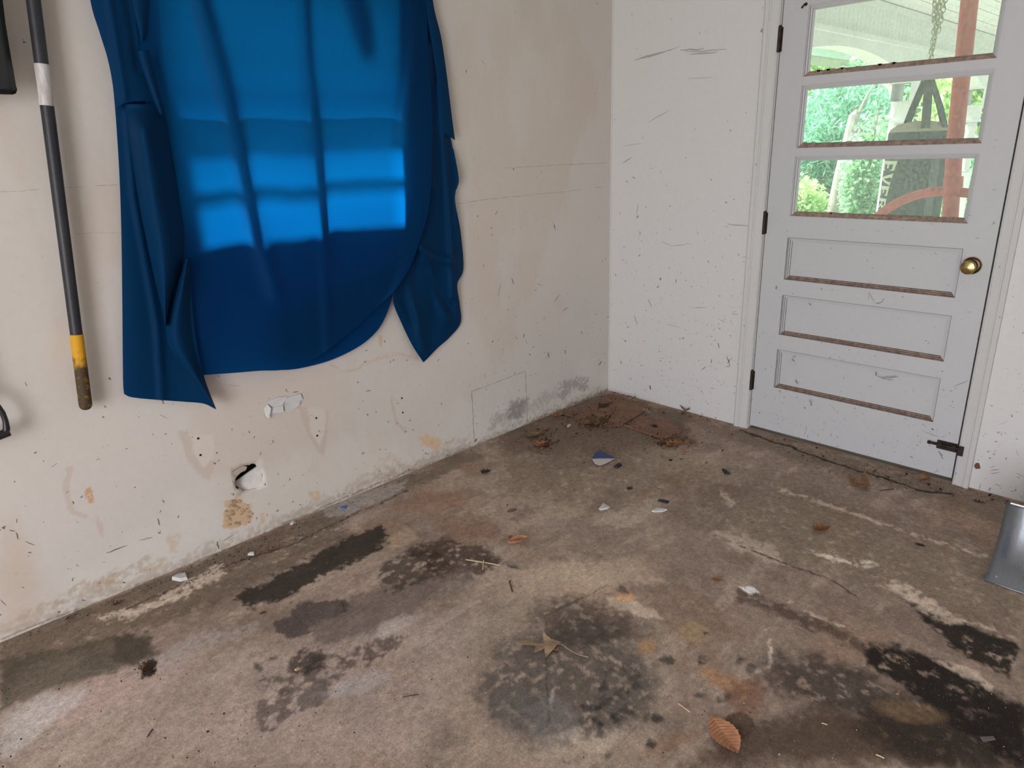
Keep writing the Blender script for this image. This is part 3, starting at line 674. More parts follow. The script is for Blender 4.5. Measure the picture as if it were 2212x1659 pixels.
# ------------------------------------------------------------------ window behind the cloth
win = empty('window_1', (WX0, .05, WZ0)); tag(win, 'white double-hung window covered by the blue cloth', kind='structure')
fr = MB()
for a, b in [((WX0, .0, WZ0), (WX0+.03, .15, WZ1)), ((WX1-.03, .0, WZ0), (WX1, .15, WZ1)), ((WX0, .0, WZ1-.03), (WX1, .15, WZ1)), ((WX0, .0, WZ0), (WX1, .17, WZ0+.02))]: fr.box(a, b)
fr.build('window_frame', M['white'], win)
def sash(z0, z1, y, zm):
    s = MB(); xa, xb = WX0+.03, WX1-.03
    s.box((xa, y-.018, z0), (xa+.045, y+.018, z1)).box((xb-.045, y-.018, z0), (xb, y+.018, z1)).box((xa, y-.018, z0), (xb, y+.018, z0+.04)).box((xa, y-.018, z1-.04), (xb, y+.018, z1))
    s.box((xa, y-.012, zm-.011), (xb, y+.012, zm+.011))
    o = s.build('sash', M['white'], win)
    for za, zb in ((z0+.04, zm-.011), (zm+.011, z1-.04)):
        MB().box((xa+.045, y-.002, za), (xb-.045, y+.002, zb)).build('window_pane', M['wpane'], o)
sash(WZ0+.02, 1.60, .055, 1.385); sash(1.56, WZ1-.03, .095, 1.79)
scn = MB(); scn.box((WX0+.03, .128, WZ0+.02), (-1.435, .129, 1.58)); scn.build('sun_dim_sheet', M['dim_sheet'], win)  # unseen sheet added to dim the sun, leaving a brighter strip uncovered

# ------------------------------------------------------------------ door
door = empty('door_1', (0, DY0, 0)); tag(door, 'white three-panel door with three dusty glass panes', kind='structure')
DX0, DX1 = 0.0, .045
PY0, PY1 = -1.0163, -1.717
panels = [(.248, .442), (.515, .707), (.780, .9735)]; panes = [(1.069, 1.327), (1.360, 1.615), (1.648, 1.921)]
opn = panels+panes
fb = MB(); fb.box((DX0, PY0, .02), (DX1, DY0-.002, 2.035)); fb.box((DX0, DY1, .02), (DX1, PY1, 2.035))
fb.build('stile', M['door'], door)
zz = [.02]+[z for p in opn for z in p]+[2.035]
rails_ = MB()
for i in range(0, len(zz), 2): 
    MB().box((DX0, PY1, zz[i]), (DX1, PY0, zz[i+1])).build('rail', M['door'], door)
def frame_ring(prof, y0, y1, z0, z1, mts, names, parent):
    """moulded sticking inside an opening: profile (inset, depth) list; sides built one by one. y0>y1"""
    def rect(i): ins, d = prof[i]; return [(DX0+d, y0-ins, z0+ins), (DX0+d, y1+ins, z0+ins), (DX0+d, y1+ins, z1-ins), (DX0+d, y0-ins, z1-ins)]
    for side, nm, mt in zip(range(4), names, mts):
        mb = MB()
        for i in range(len(prof)-1):
            a = rect(i); b = rect(i+1); j = (side+1) % 4
            mb.add([a[side], a[j], b[j], b[side]], [(0, 1, 2, 3)])
        mb.build(nm, mt, parent, recalc=False)
pprof = [(0, 0), (0, .005), (.004, .005), (.005, .008), (.010, .0085), (.011, .012), (.017, .013), (.018, .018), (.021, .018)]
for z0, z1 in panels:
    p = MB().box((DX0+.017, PY1+.012, z0+.012), (DX1-.012, PY0-.012, z1-.012)).build('door_panel', M['door'], door)
    frame_ring(pprof, PY0, PY1, z0, z1, [M['dusty'], M['door'], M['door'], M['door']], ['lower_bead', 'bead', 'bead', 'bead'], p)
    # grey side lines and brown grime lines in the bead quirks
    for ins, d in ((.004, .0048), (.0102, .0083), (.0172, .0128)):
        yb = PY0-ins; MB().box((DX0+d-.0006, yb-.0008, z0+ins), (DX0+d+.002, yb+.0008, z1-ins)).build('bead_groove', M['groove'], p)
        MB().box((DX0+d-.0006, PY1+ins, z0+ins-.0010), (DX0+d+.002, PY0-ins, z0+ins+.0010)).build('bead_groove', M['grime'], p)
    MB().box((DX0+.0002, PY1, z1-.0016), (DX0+.004, PY0, z1+.0002)).build('bead_groove', M['groove'], p)  # grey line puts the shade of the top bead into colour
    MB().box((DX0+.0002, PY1-.0002, z0), (DX0+.004, PY1+.0016, z1)).build('bead_groove', M['groove'], p)
gprof = [(0, 0), (0, .002), (.005, .003), (.006, .006), (.013, .010), (.018, .016), (.020, .020)]
for z0, z1 in panes:
    p = MB().box((DX0+.020, PY1+.01, z0+.01), (DX0+.023, PY0-.01, z1-.01)).build('glass_pane', M['pane'], door)
    frame_ring(gprof, PY0, PY1, z0, z1, [M['dusty'], M['door'], M['door'], M['door']], ['lower_bead', 'bead', 'bead', 'bead'], p)
    g = MB(); g.box((DX0+.0022, PY0-.0058, z0+.005), (DX0+.0042, PY0-.0042, z1-.005)).box((DX0+.0090, PY0-.0135, z0+.012), (DX0+.011, PY0-.012, z1-.012)); g.build('bead_groove', M['groove'], p)
    # chipped putty crumbs on the lower ledge
    cr = MB()
    for k in range(14 if z0 > 1.5 else 5):
        y = PY0-.02-rs.random()*(.35 if z0 > 1.5 else .66); s_ = rs.uniform(.002, .005)
        cr.box((DX0+.012, y-s_*2, z0+.015), (DX0+.018, y+s_*2, z0+.018+s_))
    cr.build('putty_crumb', M['dusty'], p)['kind'] = 'stuff'
MB().box((.012, DY1-.0079, .02), (.045, DY1-.0002, 2.035)).build('gap_shade_strip', M['dark'], door)  # dark strips added to paint the shade of the door gaps
MB().box((.012, DY0-.0018, .02), (.045, DY0+.0038, 2.035)).build('gap_shade_strip', M['dark'], door)
# hinges
for z in (1.804, 1.032, .261):
    h = MB(); h.tube([(-.008, DY0+.004, z-.05), (-.008, DY0+.004, z+.05)], .0075, 10); h.box((-.002, DY0-.008, z-.048), (.001, DY0+.015, z+.048))
    ho = h.build('hinge', M['hinge'], door, True)
    MB().lathe([(0, .0075), (.004, .006), (.006, .003)], (-.008, DY0+.004, z+.05), (0, 0, 1), 10).build('hinge_pin', M['hinge'], ho)
# knob
KY, KZ = RW(2097, 574)[1]-.004, .912
kn = MB().lathe([(0, .033), (.003, .033), (.006, .031), (.008, .026), (.0085, .020)], (0, KY, KZ), (-1, 0, 0), 32).build('door_knob', M['brass_dark'], door, True)
MB().lathe([(.0015, .0345), (.004, .0335)], (0, KY, KZ), (-1, 0, 0), 32).build('rosette_rim', M['brass'], kn, True)
MB().lathe([(.008, .012), (.022, .011), (.026, .016), (.034, .023), (.040, .0235)], (0, KY, KZ), (-1, 0, 0), 32).build('knob_neck', M['brass_dark'], kn, True)
MB().lathe([(.040, .024), (.052, .0265), (.058, .0262), (.0610, .0240), (.0618, .0225), (.0660, .001)], (0, KY, KZ), (-1, 0, 0), 40).build('knob_face', M['brass'], kn, True)
# slide bolt at the foot of the door
BY, BZ = RW(2045, 963)[1], RW(2045, 963)[2]
bo = MB().box((-.004, BY-.042, BZ-.019), (0, BY+.036, BZ+.019)).build('slide_bolt', M['hinge'], door)
MB().tube([(-.011, BY-.045, BZ+.002), (-.011, BY+.062, BZ+.002)], .006, 10).build('bolt_rod', M['hinge'], bo, True)
MB().box((-.016, BY-.036, BZ-.011), (-.004, BY-.022, BZ+.013)).box((-.016, BY+.016, BZ-.011), (-.004, BY+.030, BZ+.013)).build('bolt_guide', M['hinge'], bo)
MB().box((-.022, BY-.066, BZ-.022), (-.018, BY-.047, BZ+.020)).build('bolt_keeper', M['hinge'], bo)
MB().tube([(-.011, BY+.060, BZ+.002), (-.016, BY+.066, BZ+.004)], .0075, 8).build('bolt_knob', M['hinge'], bo)
# cup hook near the glass
hk = RW(1741, 9); q = [(-.002, hk[1], hk[2]), (-.012, hk[1], hk[2]), (-.017, hk[1]+.004, hk[2]-.008), (-.013, hk[1]+.010, hk[2]-.013), (-.008, hk[1]+.011, hk[2]-.008)]
MB().tube(q, .0032, 8).lathe([(0, .007), (.002, .006)], (0, hk[1], hk[2]), (-1, 0, 0), 10).build('cup_hook', M['hinge'], door, True)
dm = MB()
for a, b, w in [((1677,617),(1677,625),4.5),((1877,630),(1890,655),2),((1877,632),(1876,648),1.3),((1891,656),(1905,652),3.5),((1904,653),(1910,645),2.5),((1774,622),(1776,627),3),((1747,655),(1752,660),3),((1801,885),(1803,886),3),((1749,862),(1754,876),4.5),((1737,878),(1740,884),4),((1683,843),(1686,848),4),((1741,918),(1742,932),1.2),((1740,932),(1737,940),1.4),
 ((1891,803),(1893,812),4),((1910,815),(1940,814),3),((1895,813),(1925,822),2),((1710,775),(1716,782),3),((1712,772),(1720,768),2),((1718,820),(1722,830),3),((1790,775),(1795,770),2),((2060,835),(2092,822),1.5),((2035,800),(2036,804),4),((2012,925),(2016,930),5),((2026,975),(2036,985),5),((2033,980),(2036,992),4),((1966,985),(1972,990),4),((1990,930),(2030,945),1.3),((2077,689),(2078,690),3.5),((1640,890),(1642,893),3)]:
    sliver(dm, a, b, w, 'D')
for k in range(420):
    u = rs.uniform(1625, 2060); v = rs.uniform(480, 1030); p = RW(u, v)
    if not (DY1+.005 < p[1] < DY0-.005 and .03 < p[2] < 1.05): continue
    if any(z0-.002 < p[2] < z1+.002 for z0, z1 in panels) and PY1 < p[1] < PY0: continue
    if rs.random() > .1+.9*max(0, (.75-p[2])/.75)**1.6: continue
    l = rs.uniform(.6, 5); an = rs.uniform(0, pi); sliver(dm, (u, v), (u+l*cos(an), v+l*sin(an)), rs.uniform(.6, 2.4), 'D')
dm.build('scuff_mark', M['scuff'], door)['kind'] = 'stuff'
# jamb, casing, sill
jm = MB().box((.03, OY0-.0006, 0), (TH, OY0+.0, OZ)).box((.046, OY1, 0), (TH, OY1+.02, OZ)).box((.046, OY1, OZ-.012), (TH, OY0, OZ))
jm = MB().box((.050, OY1, 0), (.075, OY1+.022, OZ)).box((.050, OY0-.018, 0), (.075, OY0, OZ)).box((.050, OY1, OZ-.012), (.075, OY0, OZ)); tag(jm.build('trim_1', M['trim']), 'door stop strip around the door opening', kind='structure')
def casing(name, ya, yb, lab):
    """ya inner edge, yb outer edge; moulded profile drawn along z"""
    n = [(0, .010), (.06, .016), (.10, .016), (.12, .012), (.18, .013), (.55, .017), (.60, .014), (.66, .015), (.70, .020), (.92, .022), (1.0, .018), (1.0, 0), (0, 0)]
    mb = MB(); mb.prism([(-d-.0003, ya+(yb-ya)*t, 0.0) for t, d in n], (0, 0, 2.12)); tag(mb.build(name, M['trim']), lab, kind='structure')
casing('trim_2', OY0+.002, -.829, 'fluted door casing on the hinge side')
casing('trim_3', OY1+.001, -1.886, 'fluted door casing on the latch side')
mb = MB().box((-.02, -1.90, 2.06), (0, -.82, 2.13)); tag(mb.build('trim_4', M['trim']), 'head casing above the door', kind='structure')
sill = MB().box((0.001, OY1, -.1), (TH+.05, OY0, .004)).build('door_sill', mat('grey_cement', S(118, 106, 94), .85, var=.1, scale=12, bump=.2), None); tag(sill, 'worn cement sill under the door', kind='structure')
tag(MB().box((-.0045, -.006, 0.0), (0.0, 0.0, ZC)).build('corner_light_strip', M['wall_r']), 'thin pale strip added up the wall corner for the light caught there', kind='structure')  # added strip imitates the wall edge catching light

# ------------------------------------------------------------------ blue cloth over the window
def resample(pts, n):
    pts = np.array(pts, float); d = np.r_[0, np.cumsum(np.hypot(*np.diff(pts, axis=0).T))]
    # smooth through the points (Catmull-Rom on arc length)
    t = np.linspace(0, d[-1], n); out = np.zeros((n, 2))
    P = np.vstack([2*pts[0]-pts[1], pts, 2*pts[-1]-pts[-2]])
    for k, tt in enumerate(t):
        i = min(np.searchsorted(d, tt, 'right')-1, len(pts)-2); i = max(i, 0)
        x = (tt-d[i])/(d[i+1]-d[i]+1e-9); a, b, c, e = P[i], P[i+1], P[i+2], P[i+3]
        out[k] = .5*((2*b)+(-a+c)*x+(2*a-5*b+4*c-e)*x*x+(-a+3*b-3*c+e)*x**3)
    return out
def panel(name, left, right, depth, parent, ns=60, nt=120, bottom=None, m='cloth2'):
    """cloth panel between two photo outlines, hung 'depth' metres in front of the wall plane"""
    A = resample(left, nt); B = resample(right, nt)
    s = np.linspace(0, 1, ns)
    G = A[None]*(1-s[:, None, None]) + B[None]*s[:, None, None]          # ns, nt, 2
    if bottom is not None:
        C = resample(bottom, ns); straight = A[-1][None]*(1-s[:, None])+B[-1][None]*s[:, None]
        w = (np.linspace(0, 1, nt)**3)[None, :, None]; G = G+(C-straight)[:, None]*w
    t = np.linspace(0, 1, nt)
    SS, TT = np.meshgrid(s, t, indexing='ij')
    D = depth(SS, TT, G[..., 0], G[..., 1])
    V = np.zeros((ns, nt, 3))
    R_ = _f + _r*((G[..., 0:1]-W/2)/FPX) - _u*((G[..., 1:2]-H/2)/FPX)
    k = (-D-CAM[1])/R_[..., 1]
    V = CAM + R_*k[..., None]
    o = mesh_np(name, V.reshape(-1, 3), grid_faces(ns, nt), M[m], parent, True)
    return o
def ridge(x, y, pts, w, h):
    """soft fold of height h along a polyline in photo coordinates"""
    sh = x.shape; d = sdf_line(np.stack([x.ravel(), y.ravel()], -1), pts).reshape(sh)
    return h*np.exp(-(d/w)**2)
def step(x, y, pts, w, h):
    """raises the side to the right of a (top to bottom) line"""
    p = np.array(pts, float); xs = np.interp(y, p[:, 1], p[:, 0]); return h*sstep((x-xs)/w+.5)
cl = empty('window_cloth', (-1.8, -.03, .7)); tag(cl, 'royal blue sheet draped over the window as a curtain', 'curtain')
def dA(s, t, x, y):
    d = .044 + .005*np.sin(x/37+y/160)
    d += ridge(x, y, [(400,-120),(455,90),(500,260),(545,480),(600,640)], 18, .018)
    d += ridge(x, y, [(640,-120),(655,120),(668,260),(685,400),(700,560),(712,800)], 12, .010)
    d -= ridge(x, y, [(670,-120),(685,120),(700,260),(715,400),(730,560)], 22, .006)
    d += ridge(x, y, [(740,-120),(790,60),(830,200)], 26, .008)
    d += ridge(x, y, [(560,-120),(600,120),(640,420)], 40, .006)
    d += .022*sstep((y-520)/260)*np.sin(np.clip((x-430)/430, 0, 1)*pi)            # hangs free below the sill
    d += ridge(x, y, [(895,-60),(885,60),(872,190),(860,300)], 12, .012)
    d += .016*sstep((s-.90)/.10)*sstep((y-240)/120)
    d += .006*(fbm(x/60, y/160, 1, 9, 3)-.5)
    return d
A_l = [(232,-130),(268,0),(282,110),(318,240),(352,450),(395,700),(424,811)]
A_r = [(925,-130),(922,0),(926,120),(934,250),(933,380),(926,450),(912,506),(895,555),(878,592),(850,632)]
A_b = [(424,811),(500,806),(560,801),(620,797),(690,768),(760,715),(810,668),(850,632)]
panel('main_panel', A_l, A_r, dA, cl, 120, 170, A_b, m='cloth')
# under layer whose hem shows below the curved edge
panel('under_hem', [(560,690),(575,760),(590,800)], [(868,560),(858,600),(848,640)], lambda s, t, x, y: .026+.004*np.sin(x/30), cl, 60, 40, [(590,800),(640,797),(700,783),(745,765),(785,742),(815,714),(832,686),(842,660),(848,640)], m='cloth')
# pleat layers folded behind the sheet (they block the window light)
for L_, R_e in [([(388,-120),(440,90),(485,260),(520,420),(545,540)], [(418,-120),(472,90),(512,260),(545,420),(565,540)]),
                ([(640,-120),(652,120),(664,260),(676,400),(690,520)], [(664,-120),(672,120),(688,260),(698,400),(708,520)]),
                ([(705,-120),(745,40),(775,130)], [(735,-120),(790,40),(800,130)]),
                ([(300,-120),(320,100),(352,240),(390,450),(400,540)], [(335,-120),(352,100),(372,240),(400,450),(412,540)])]:
    panel('pleat', L_, R_e, lambda s, t, x, y: .022+.002*np.sin(s*pi), cl, 10, 50)
# right hand drape
def dC(s, t, x, y):
    d = .022 + .004*np.sin(x/9+y/90)*sstep((y-100)/200)
    d += ridge(x, y, [(925,100),(932,250),(930,400)], 9, .018)
    d += ridge(x, y, [(952,180),(962,330),(975,520),(978,640)], 7, .016)
    d += ridge(x, y, [(910,535),(940,556),(975,565)], 9, .024)
    d += ridge(x, y, [(905,520),(930,590),(950,650),(965,685)], 10, .022)
    d -= ridge(x, y, [(920,575),(950,640),(968,670)], 8, .016)
    d += ridge(x, y, [(880,600),(900,680),(915,760)], 10, .014)
    d -= ridge(x, y, [(865,640),(895,700)], 8, .006)
    d += ridge(x, y, [(985,420),(990,560),(985,690)], 6, .010)
    return d
C_l = [(850,-130),(855,100),(860,300),(868,450),(862,560),(852,625),(850,655),(866,695),(890,745),(914,782)]
C_r = [(915,-130),(935,0),(957,140),(968,260),(980,330),(990,384),(983,430),(995,500),(1001,580),(988,614),(993,655),(995,697),(972,728),(945,752),(916,782)]
panel('right_drape', C_l, C_r, dC, cl, 70, 180)
panel('right_flap', [(905,-130),(917,0),(935,110),(948,200),(957,286)], [(925,-130),(935,0),(953,80),(965,160),(976,250),(983,303)], lambda s, t, x, y: .040+.006*np.sin(s*pi), cl, 10, 60)
panel('right_corner', [(975,320),(980,360),(986,408)], [(980,322),(991,384),(987,408)], lambda s, t, x, y: .044+.004*s, cl, 6, 20)
# left tail
def dB(s, t, x, y):
    d = .030 + .006*np.sin(s*pi*2.2+.6)
    d += ridge(x, y, [(275,240),(290,420),(315,560),(340,700),(350,860)], 10, .010)
    d -= ridge(x, y, [(300,240),(312,420),(336,560)], 10, .006)
    d += .02*s*sstep((y-400)/300)
    return d
panel('left_tail', [(247,215),(252,280),(258,380),(262,500),(264,640),(265,760),(266,830),(268,851)], [(350,215),(375,330),(400,470),(400,560),(402,640),(420,740),(440,830),(466,884)], dB, cl, 60, 130, [(268,851),(284,858),(330,863),(400,868),(440,872),(466,884)])
def dB2(s, t, x, y):
    f = np.where(s < .40, np.sin(np.clip(s/.40, 0, 1)*pi/2)**.8, np.cos(np.clip((s-.40)/.60, 0, 1)*pi/2)**1.2)
    return .044 + .135*f*(1-.6*t)*np.clip(t*9, .2, 1)
panel('left_fold', [(268,225),(285,340),(302,450),(330,585),(348,660),(357,704)], [(352,225),(372,330),(388,420),(400,490),(401,540),(392,590),(374,640),(358,704)], dB2, cl, 40, 90)
def dB3(s, t, x, y): return .058 + .045*np.sin(np.clip(s*1.1, 0, 1)*pi)*(1-.5*t) + .003*np.sin(s*7)
panel('hem_curl', [(400,560),(380,625),(361,690),(360,725),(370,758),(392,790),(425,828),(468,886)], [(412,560),(414,640),(421,720),(432,780),(446,830),(468,886)], dB3, cl, 30, 90)
# upper left flap and its torn strip
def dD(s, t, x, y):
    return .058 + .012*np.sin(s*pi) + ridge(x, y, [(225,-60),(250,80),(270,210)], 9, .008) - ridge(x, y, [(265,-60),(285,60),(298,150)], 9, .006)
panel('left_flap', [(180,-130),(195,0),(215,70),(232,125),(243,180),(249,238)], [(275,-130),(290,20),(298,80),(300,120),(316,165),(334,217)], dD, cl, 40, 90, [(249,238),(262,226),(285,220),(310,218),(334,217)])
panel('torn_strip', [(298,110),(304,135),(322,190),(344,246)], [(322,108),(330,145),(342,190),(357,250)], lambda s, t, x, y: .074+.010*np.sin(s*pi), cl, 14, 40)
panel('upper_fold', [(262,-130),(280,0),(296,60),(303,88)], [(330,-130),(322,0),(318,60),(312,90)], lambda s, t, x, y: .052+.012*np.sin(s*pi), cl, 16, 40)
for x in (-2.35, -1.9, -1.5, -1.2):
    MB().lathe([(0, .004), (.075, .004), (.075, .009), (.078, .008)], (x, 0, 2.02), (0, -1, 0), 8).build('tack', M['hinge'], cl)

# ------------------------------------------------------------------ tools hung on the window wall
def pp(u, v, y): return Vector(LW(u, v, y))
t0, t1 = pp(186, 884, -.045), pp(72, 0, -.045); ax = (t1-t0).normalized()
hd = empty('tool_handle', t0); tag(hd, 'charcoal tool handle with white label and yellow grip hung on the wall', 'tool handle')
RH = .0172
def seg(a, b): return t0+(t1-t0)*a, t0+(t1-t0)*b
def tfrac(u, v): 
    p = pp(u, v, -.045); return (p-t0).dot(t1-t0)/(t1-t0).length_squared
fy, fl0, fl1 = tfrac(165, 722), tfrac(95, 228), tfrac(85, 138)
a, b = seg(fy, 1.30); shaft_ = MB().tube([a, (a+b)/2, b], [RH*.98, RH, RH*1.05], 20).build('shaft', M['shaft'], hd, True)
a, b = seg(fl0, fl1); MB().tube([a, b], RH*1.03+.0004, 20).build('paper_label', M['label'], shaft_, True)
a, b = seg(0, fy); L_ = (b-a).length
yg = bpy.data.materials.new('muddy_yellow_grip'); yg.use_nodes = True; nt = yg.node_tree; bs = nt.nodes['Principled BSDF']; bs.inputs['Roughness'].default_value = .7
g_ = nt.nodes.new('ShaderNodeNewGeometry'); s_ = nt.nodes.new('ShaderNodeSeparateXYZ'); nt.links.new(g_.outputs['Position'], s_.inputs[0])
mr = nt.nodes.new('ShaderNodeMapRange'); mr.inputs[1].default_value = a.z+L_*.50; mr.inputs[2].default_value = a.z+L_*.98; nt.links.new(s_.outputs[2], mr.inputs[0])
nz = nt.nodes.new('ShaderNodeTexNoise'); nz.inputs['Scale'].default_value = 55; nz.inputs['Detail'].default_value = 7; nt.links.new(g_.outputs['Position'], nz.inputs['Vector'])
ma = nt.nodes.new('ShaderNodeMath'); ma.operation = 'ADD'; nt.links.new(mr.outputs[0], ma.inputs[0]); nt.links.new(nz.outputs[0], ma.inputs[1])
rp = nt.nodes.new('ShaderNodeValToRGB'); rp.color_ramp.elements[0].position = .55; rp.color_ramp.elements[0].color = (*S(66, 48, 24), 1)
rp.color_ramp.elements[1].position = 1.05 if False else 1.0; rp.color_ramp.elements[1].color = (*S(206, 150, 20), 1)
nt.links.new(ma.outputs[0], rp.inputs[0]); nt.links.new(rp.outputs[0], bs.inputs['Base Color'])
MB().tube([a, a+ax*.004, a+ax*.012, a+ax*.02, b], [RH*.55, RH*.85, RH*1.06, RH*1.08, RH*1.06], 20).build('grip', yg, hd, True)
a, b = seg(1.22, 1.24); MB().box((a.x-.03, -.05, a.z-.01), (a.x+.03, 0, a.z+.01)).build('wall_clip', M['hinge'], hd)
# black plastic blade hanging at the edge of the view
bl = empty('plastic_scoop', pp(0, 206, -.10)); tag(bl, 'black plastic scoop blade hanging beside the charcoal handle', 'scoop')
L1 = [pp(u, v, -.075) for u, v in [(2,-60),(4,0),(10,50),(18,100),(27,150),(33,186)]]
rr_ = [L1[-1]+Vector((.001, 0, -.008)), L1[-1]+Vector((-.004, 0, -.017)), L1[-1]+Vector((-.012, 0, -.020))]
lft = Vector((-.30, 0, -.004))
n_ = 14; bm_ = MB(); rows = L1+rr_
for k, p in enumerate(rows):
    for i in range(n_+1):
        t = i/n_; bm_.v.append(tuple(p+Vector((-.28*t, -.045*sin(pi*t)*(1 if k < len(rows)-2 else .6), -.002*t))))
for k in range(len(rows)-1):
    for i in range(n_): q0 = k*(n_+1)+i; bm_.f.append((q0, q0+1, q0+n_+2, q0+n_+1))
ob = bm_.build('blade', M['black'], bl, True); md = ob.modifiers.new('thickness', 'SOLIDIFY'); md.thickness = .006; md.offset = 0
MB().tube([L1[0]+Vector((-.14, -.06, 0)), L1[0]+Vector((-.14, -.03, .35))], .016, 12).build('socket', M['black'], bl, True)
# D-grip of another tool below it
dg = empty('spade_handle', pp(0, 940, -.06)); tag(dg, 'black D-shaped plastic grip of a tool low on the wall', 'tool handle')
path = [pp(u, v, -.06) for u, v in [(-14,868),(-4,878),(6,893),(12,910),(14,924),(13,930)]]
MB().tube(path, [.007, .0072, .0075, .0075, .009, .010], 10).build('grip_side', M['black'], dg, True)
cb = pp(14, 930, -.06); MB().tube([cb+Vector((.006, 0, -.006)), cb+Vector((-.035, 0, -.011)), cb+Vector((-.085, 0, -.011)), cb+Vector((-.12, 0, -.006))], [.0125, .014, .014, .0125], 12).build('grip_bar', M['black'], dg, True)
p2 = path[0]; mid = cb+Vector((-.057, 0, 0))
MB().tube([Vector((2*mid.x-p.x, p.y, p.z)) for p in path], [.007, .0072, .0075, .0075, .009, .010], 10).build('grip_side', M['black'], dg, True)
MB().tube([p2, Vector((mid.x, p2.y, p2.z+.03)), Vector((2*mid.x-p2.x, p2.y, p2.z))], .009, 10).build('grip_yoke', M['black'], dg, True)
MB().tube([Vector((mid.x, p2.y, p2.z+.02)), Vector((mid.x-.02, -.04, 1.9))], .015, 12).build('shaft', M['shaft'], dg, True)
MB().box((mid.x-.05, -.05, 1.78), (mid.x+.02, 0, 1.80)).build('wall_clip', M['hinge'], dg)

# ------------------------------------------------------------------ steel shovel standing by the door wall
sh = empty('snow_shovel', (-.69, -2.3, 0)); tag(sh, 'galvanised steel snow shovel blade standing on the floor near the door', 'shovel')
prof = [(-.698, .002), (-.668, .012), (-.636, .026), (-.606, .045), (-.580, .072), (-.558, .105), (-.540, .142), (-.524, .180), (-.512, .212)]
prof2 = resample(prof, 40)
m_ = MB(); ny = 8
for (x, z) in prof2:
    tt = (z/.212); ya = -2.098+.010*tt; yb = -2.56-.010*tt
    for j in range(ny+1): m_.v.append((x, ya+(yb-ya)*j/ny, z))
for i in range(len(prof2)-1):
    for j in range(ny): q0 = i*(ny+1)+j; m_.f.append((q0, q0+1, q0+ny+2, q0+ny+1))
o = m_.build('blade', M['steel'], sh, True); blade_ = o; md = o.modifiers.new('thickness', 'SOLIDIFY'); md.thickness = .0025; md.offset = 1
MB().tube([(-.512, -2.100, .213), (-.512, -2.55, .213)], .004, 8).build('rolled_top', M['rivet'], blade_, True)
for y in (-2.125, -2.225, -2.33, -2.43, -2.53):
    MB().lathe([(0, .005), (.002, .004), (.003, .0015)], (-.668, y, .0125), (-.35, 0, .93), 10).build('rivet', M['rivet'], blade_, True)
MB().tube([(-.56, -2.33, .12), (-.47, -2.33, .40), (-.03, -2.33, 1.45)], .014, 12).build('handle', mat('ash_wood', S(170, 135, 95), .6, var=.1, scale=12), sh, True)

# ------------------------------------------------------------------ pieces of hardboard in the corner
BOARDS = []
def slab(name, px, th, m, label, cat, z0=.001, wob=0):
    BOARDS.append((px, z0+th+.0005))
    P = [FL(u, v, z0+th) for u, v in px]
    o = MB().prism([(p[0], p[1], z0) for p in P], (0, 0, th)).build(name, m); tag(o, label, cat); return o
slab('hardboard_piece', [(1254,886),(1318,850),(1405,879),(1345,916)], .007, M['board'], 'square piece of brown hardboard lying tight in the room corner', 'board', .004)
slab('hardboard_piece', [(1215,893),(1252,886),(1345,917),(1322,921)], .005, M['board'], 'narrow brown hardboard strip half covered by leaves', 'board', .002)
slab('hardboard_piece', [(1347,918),(1384,899),(1432,909),(1468,921),(1474,929),(1466,938),(1440,945),(1418,942)], .006, M['board'], 'brown hardboard piece with a rounded end beside the corner square', 'board', .002)

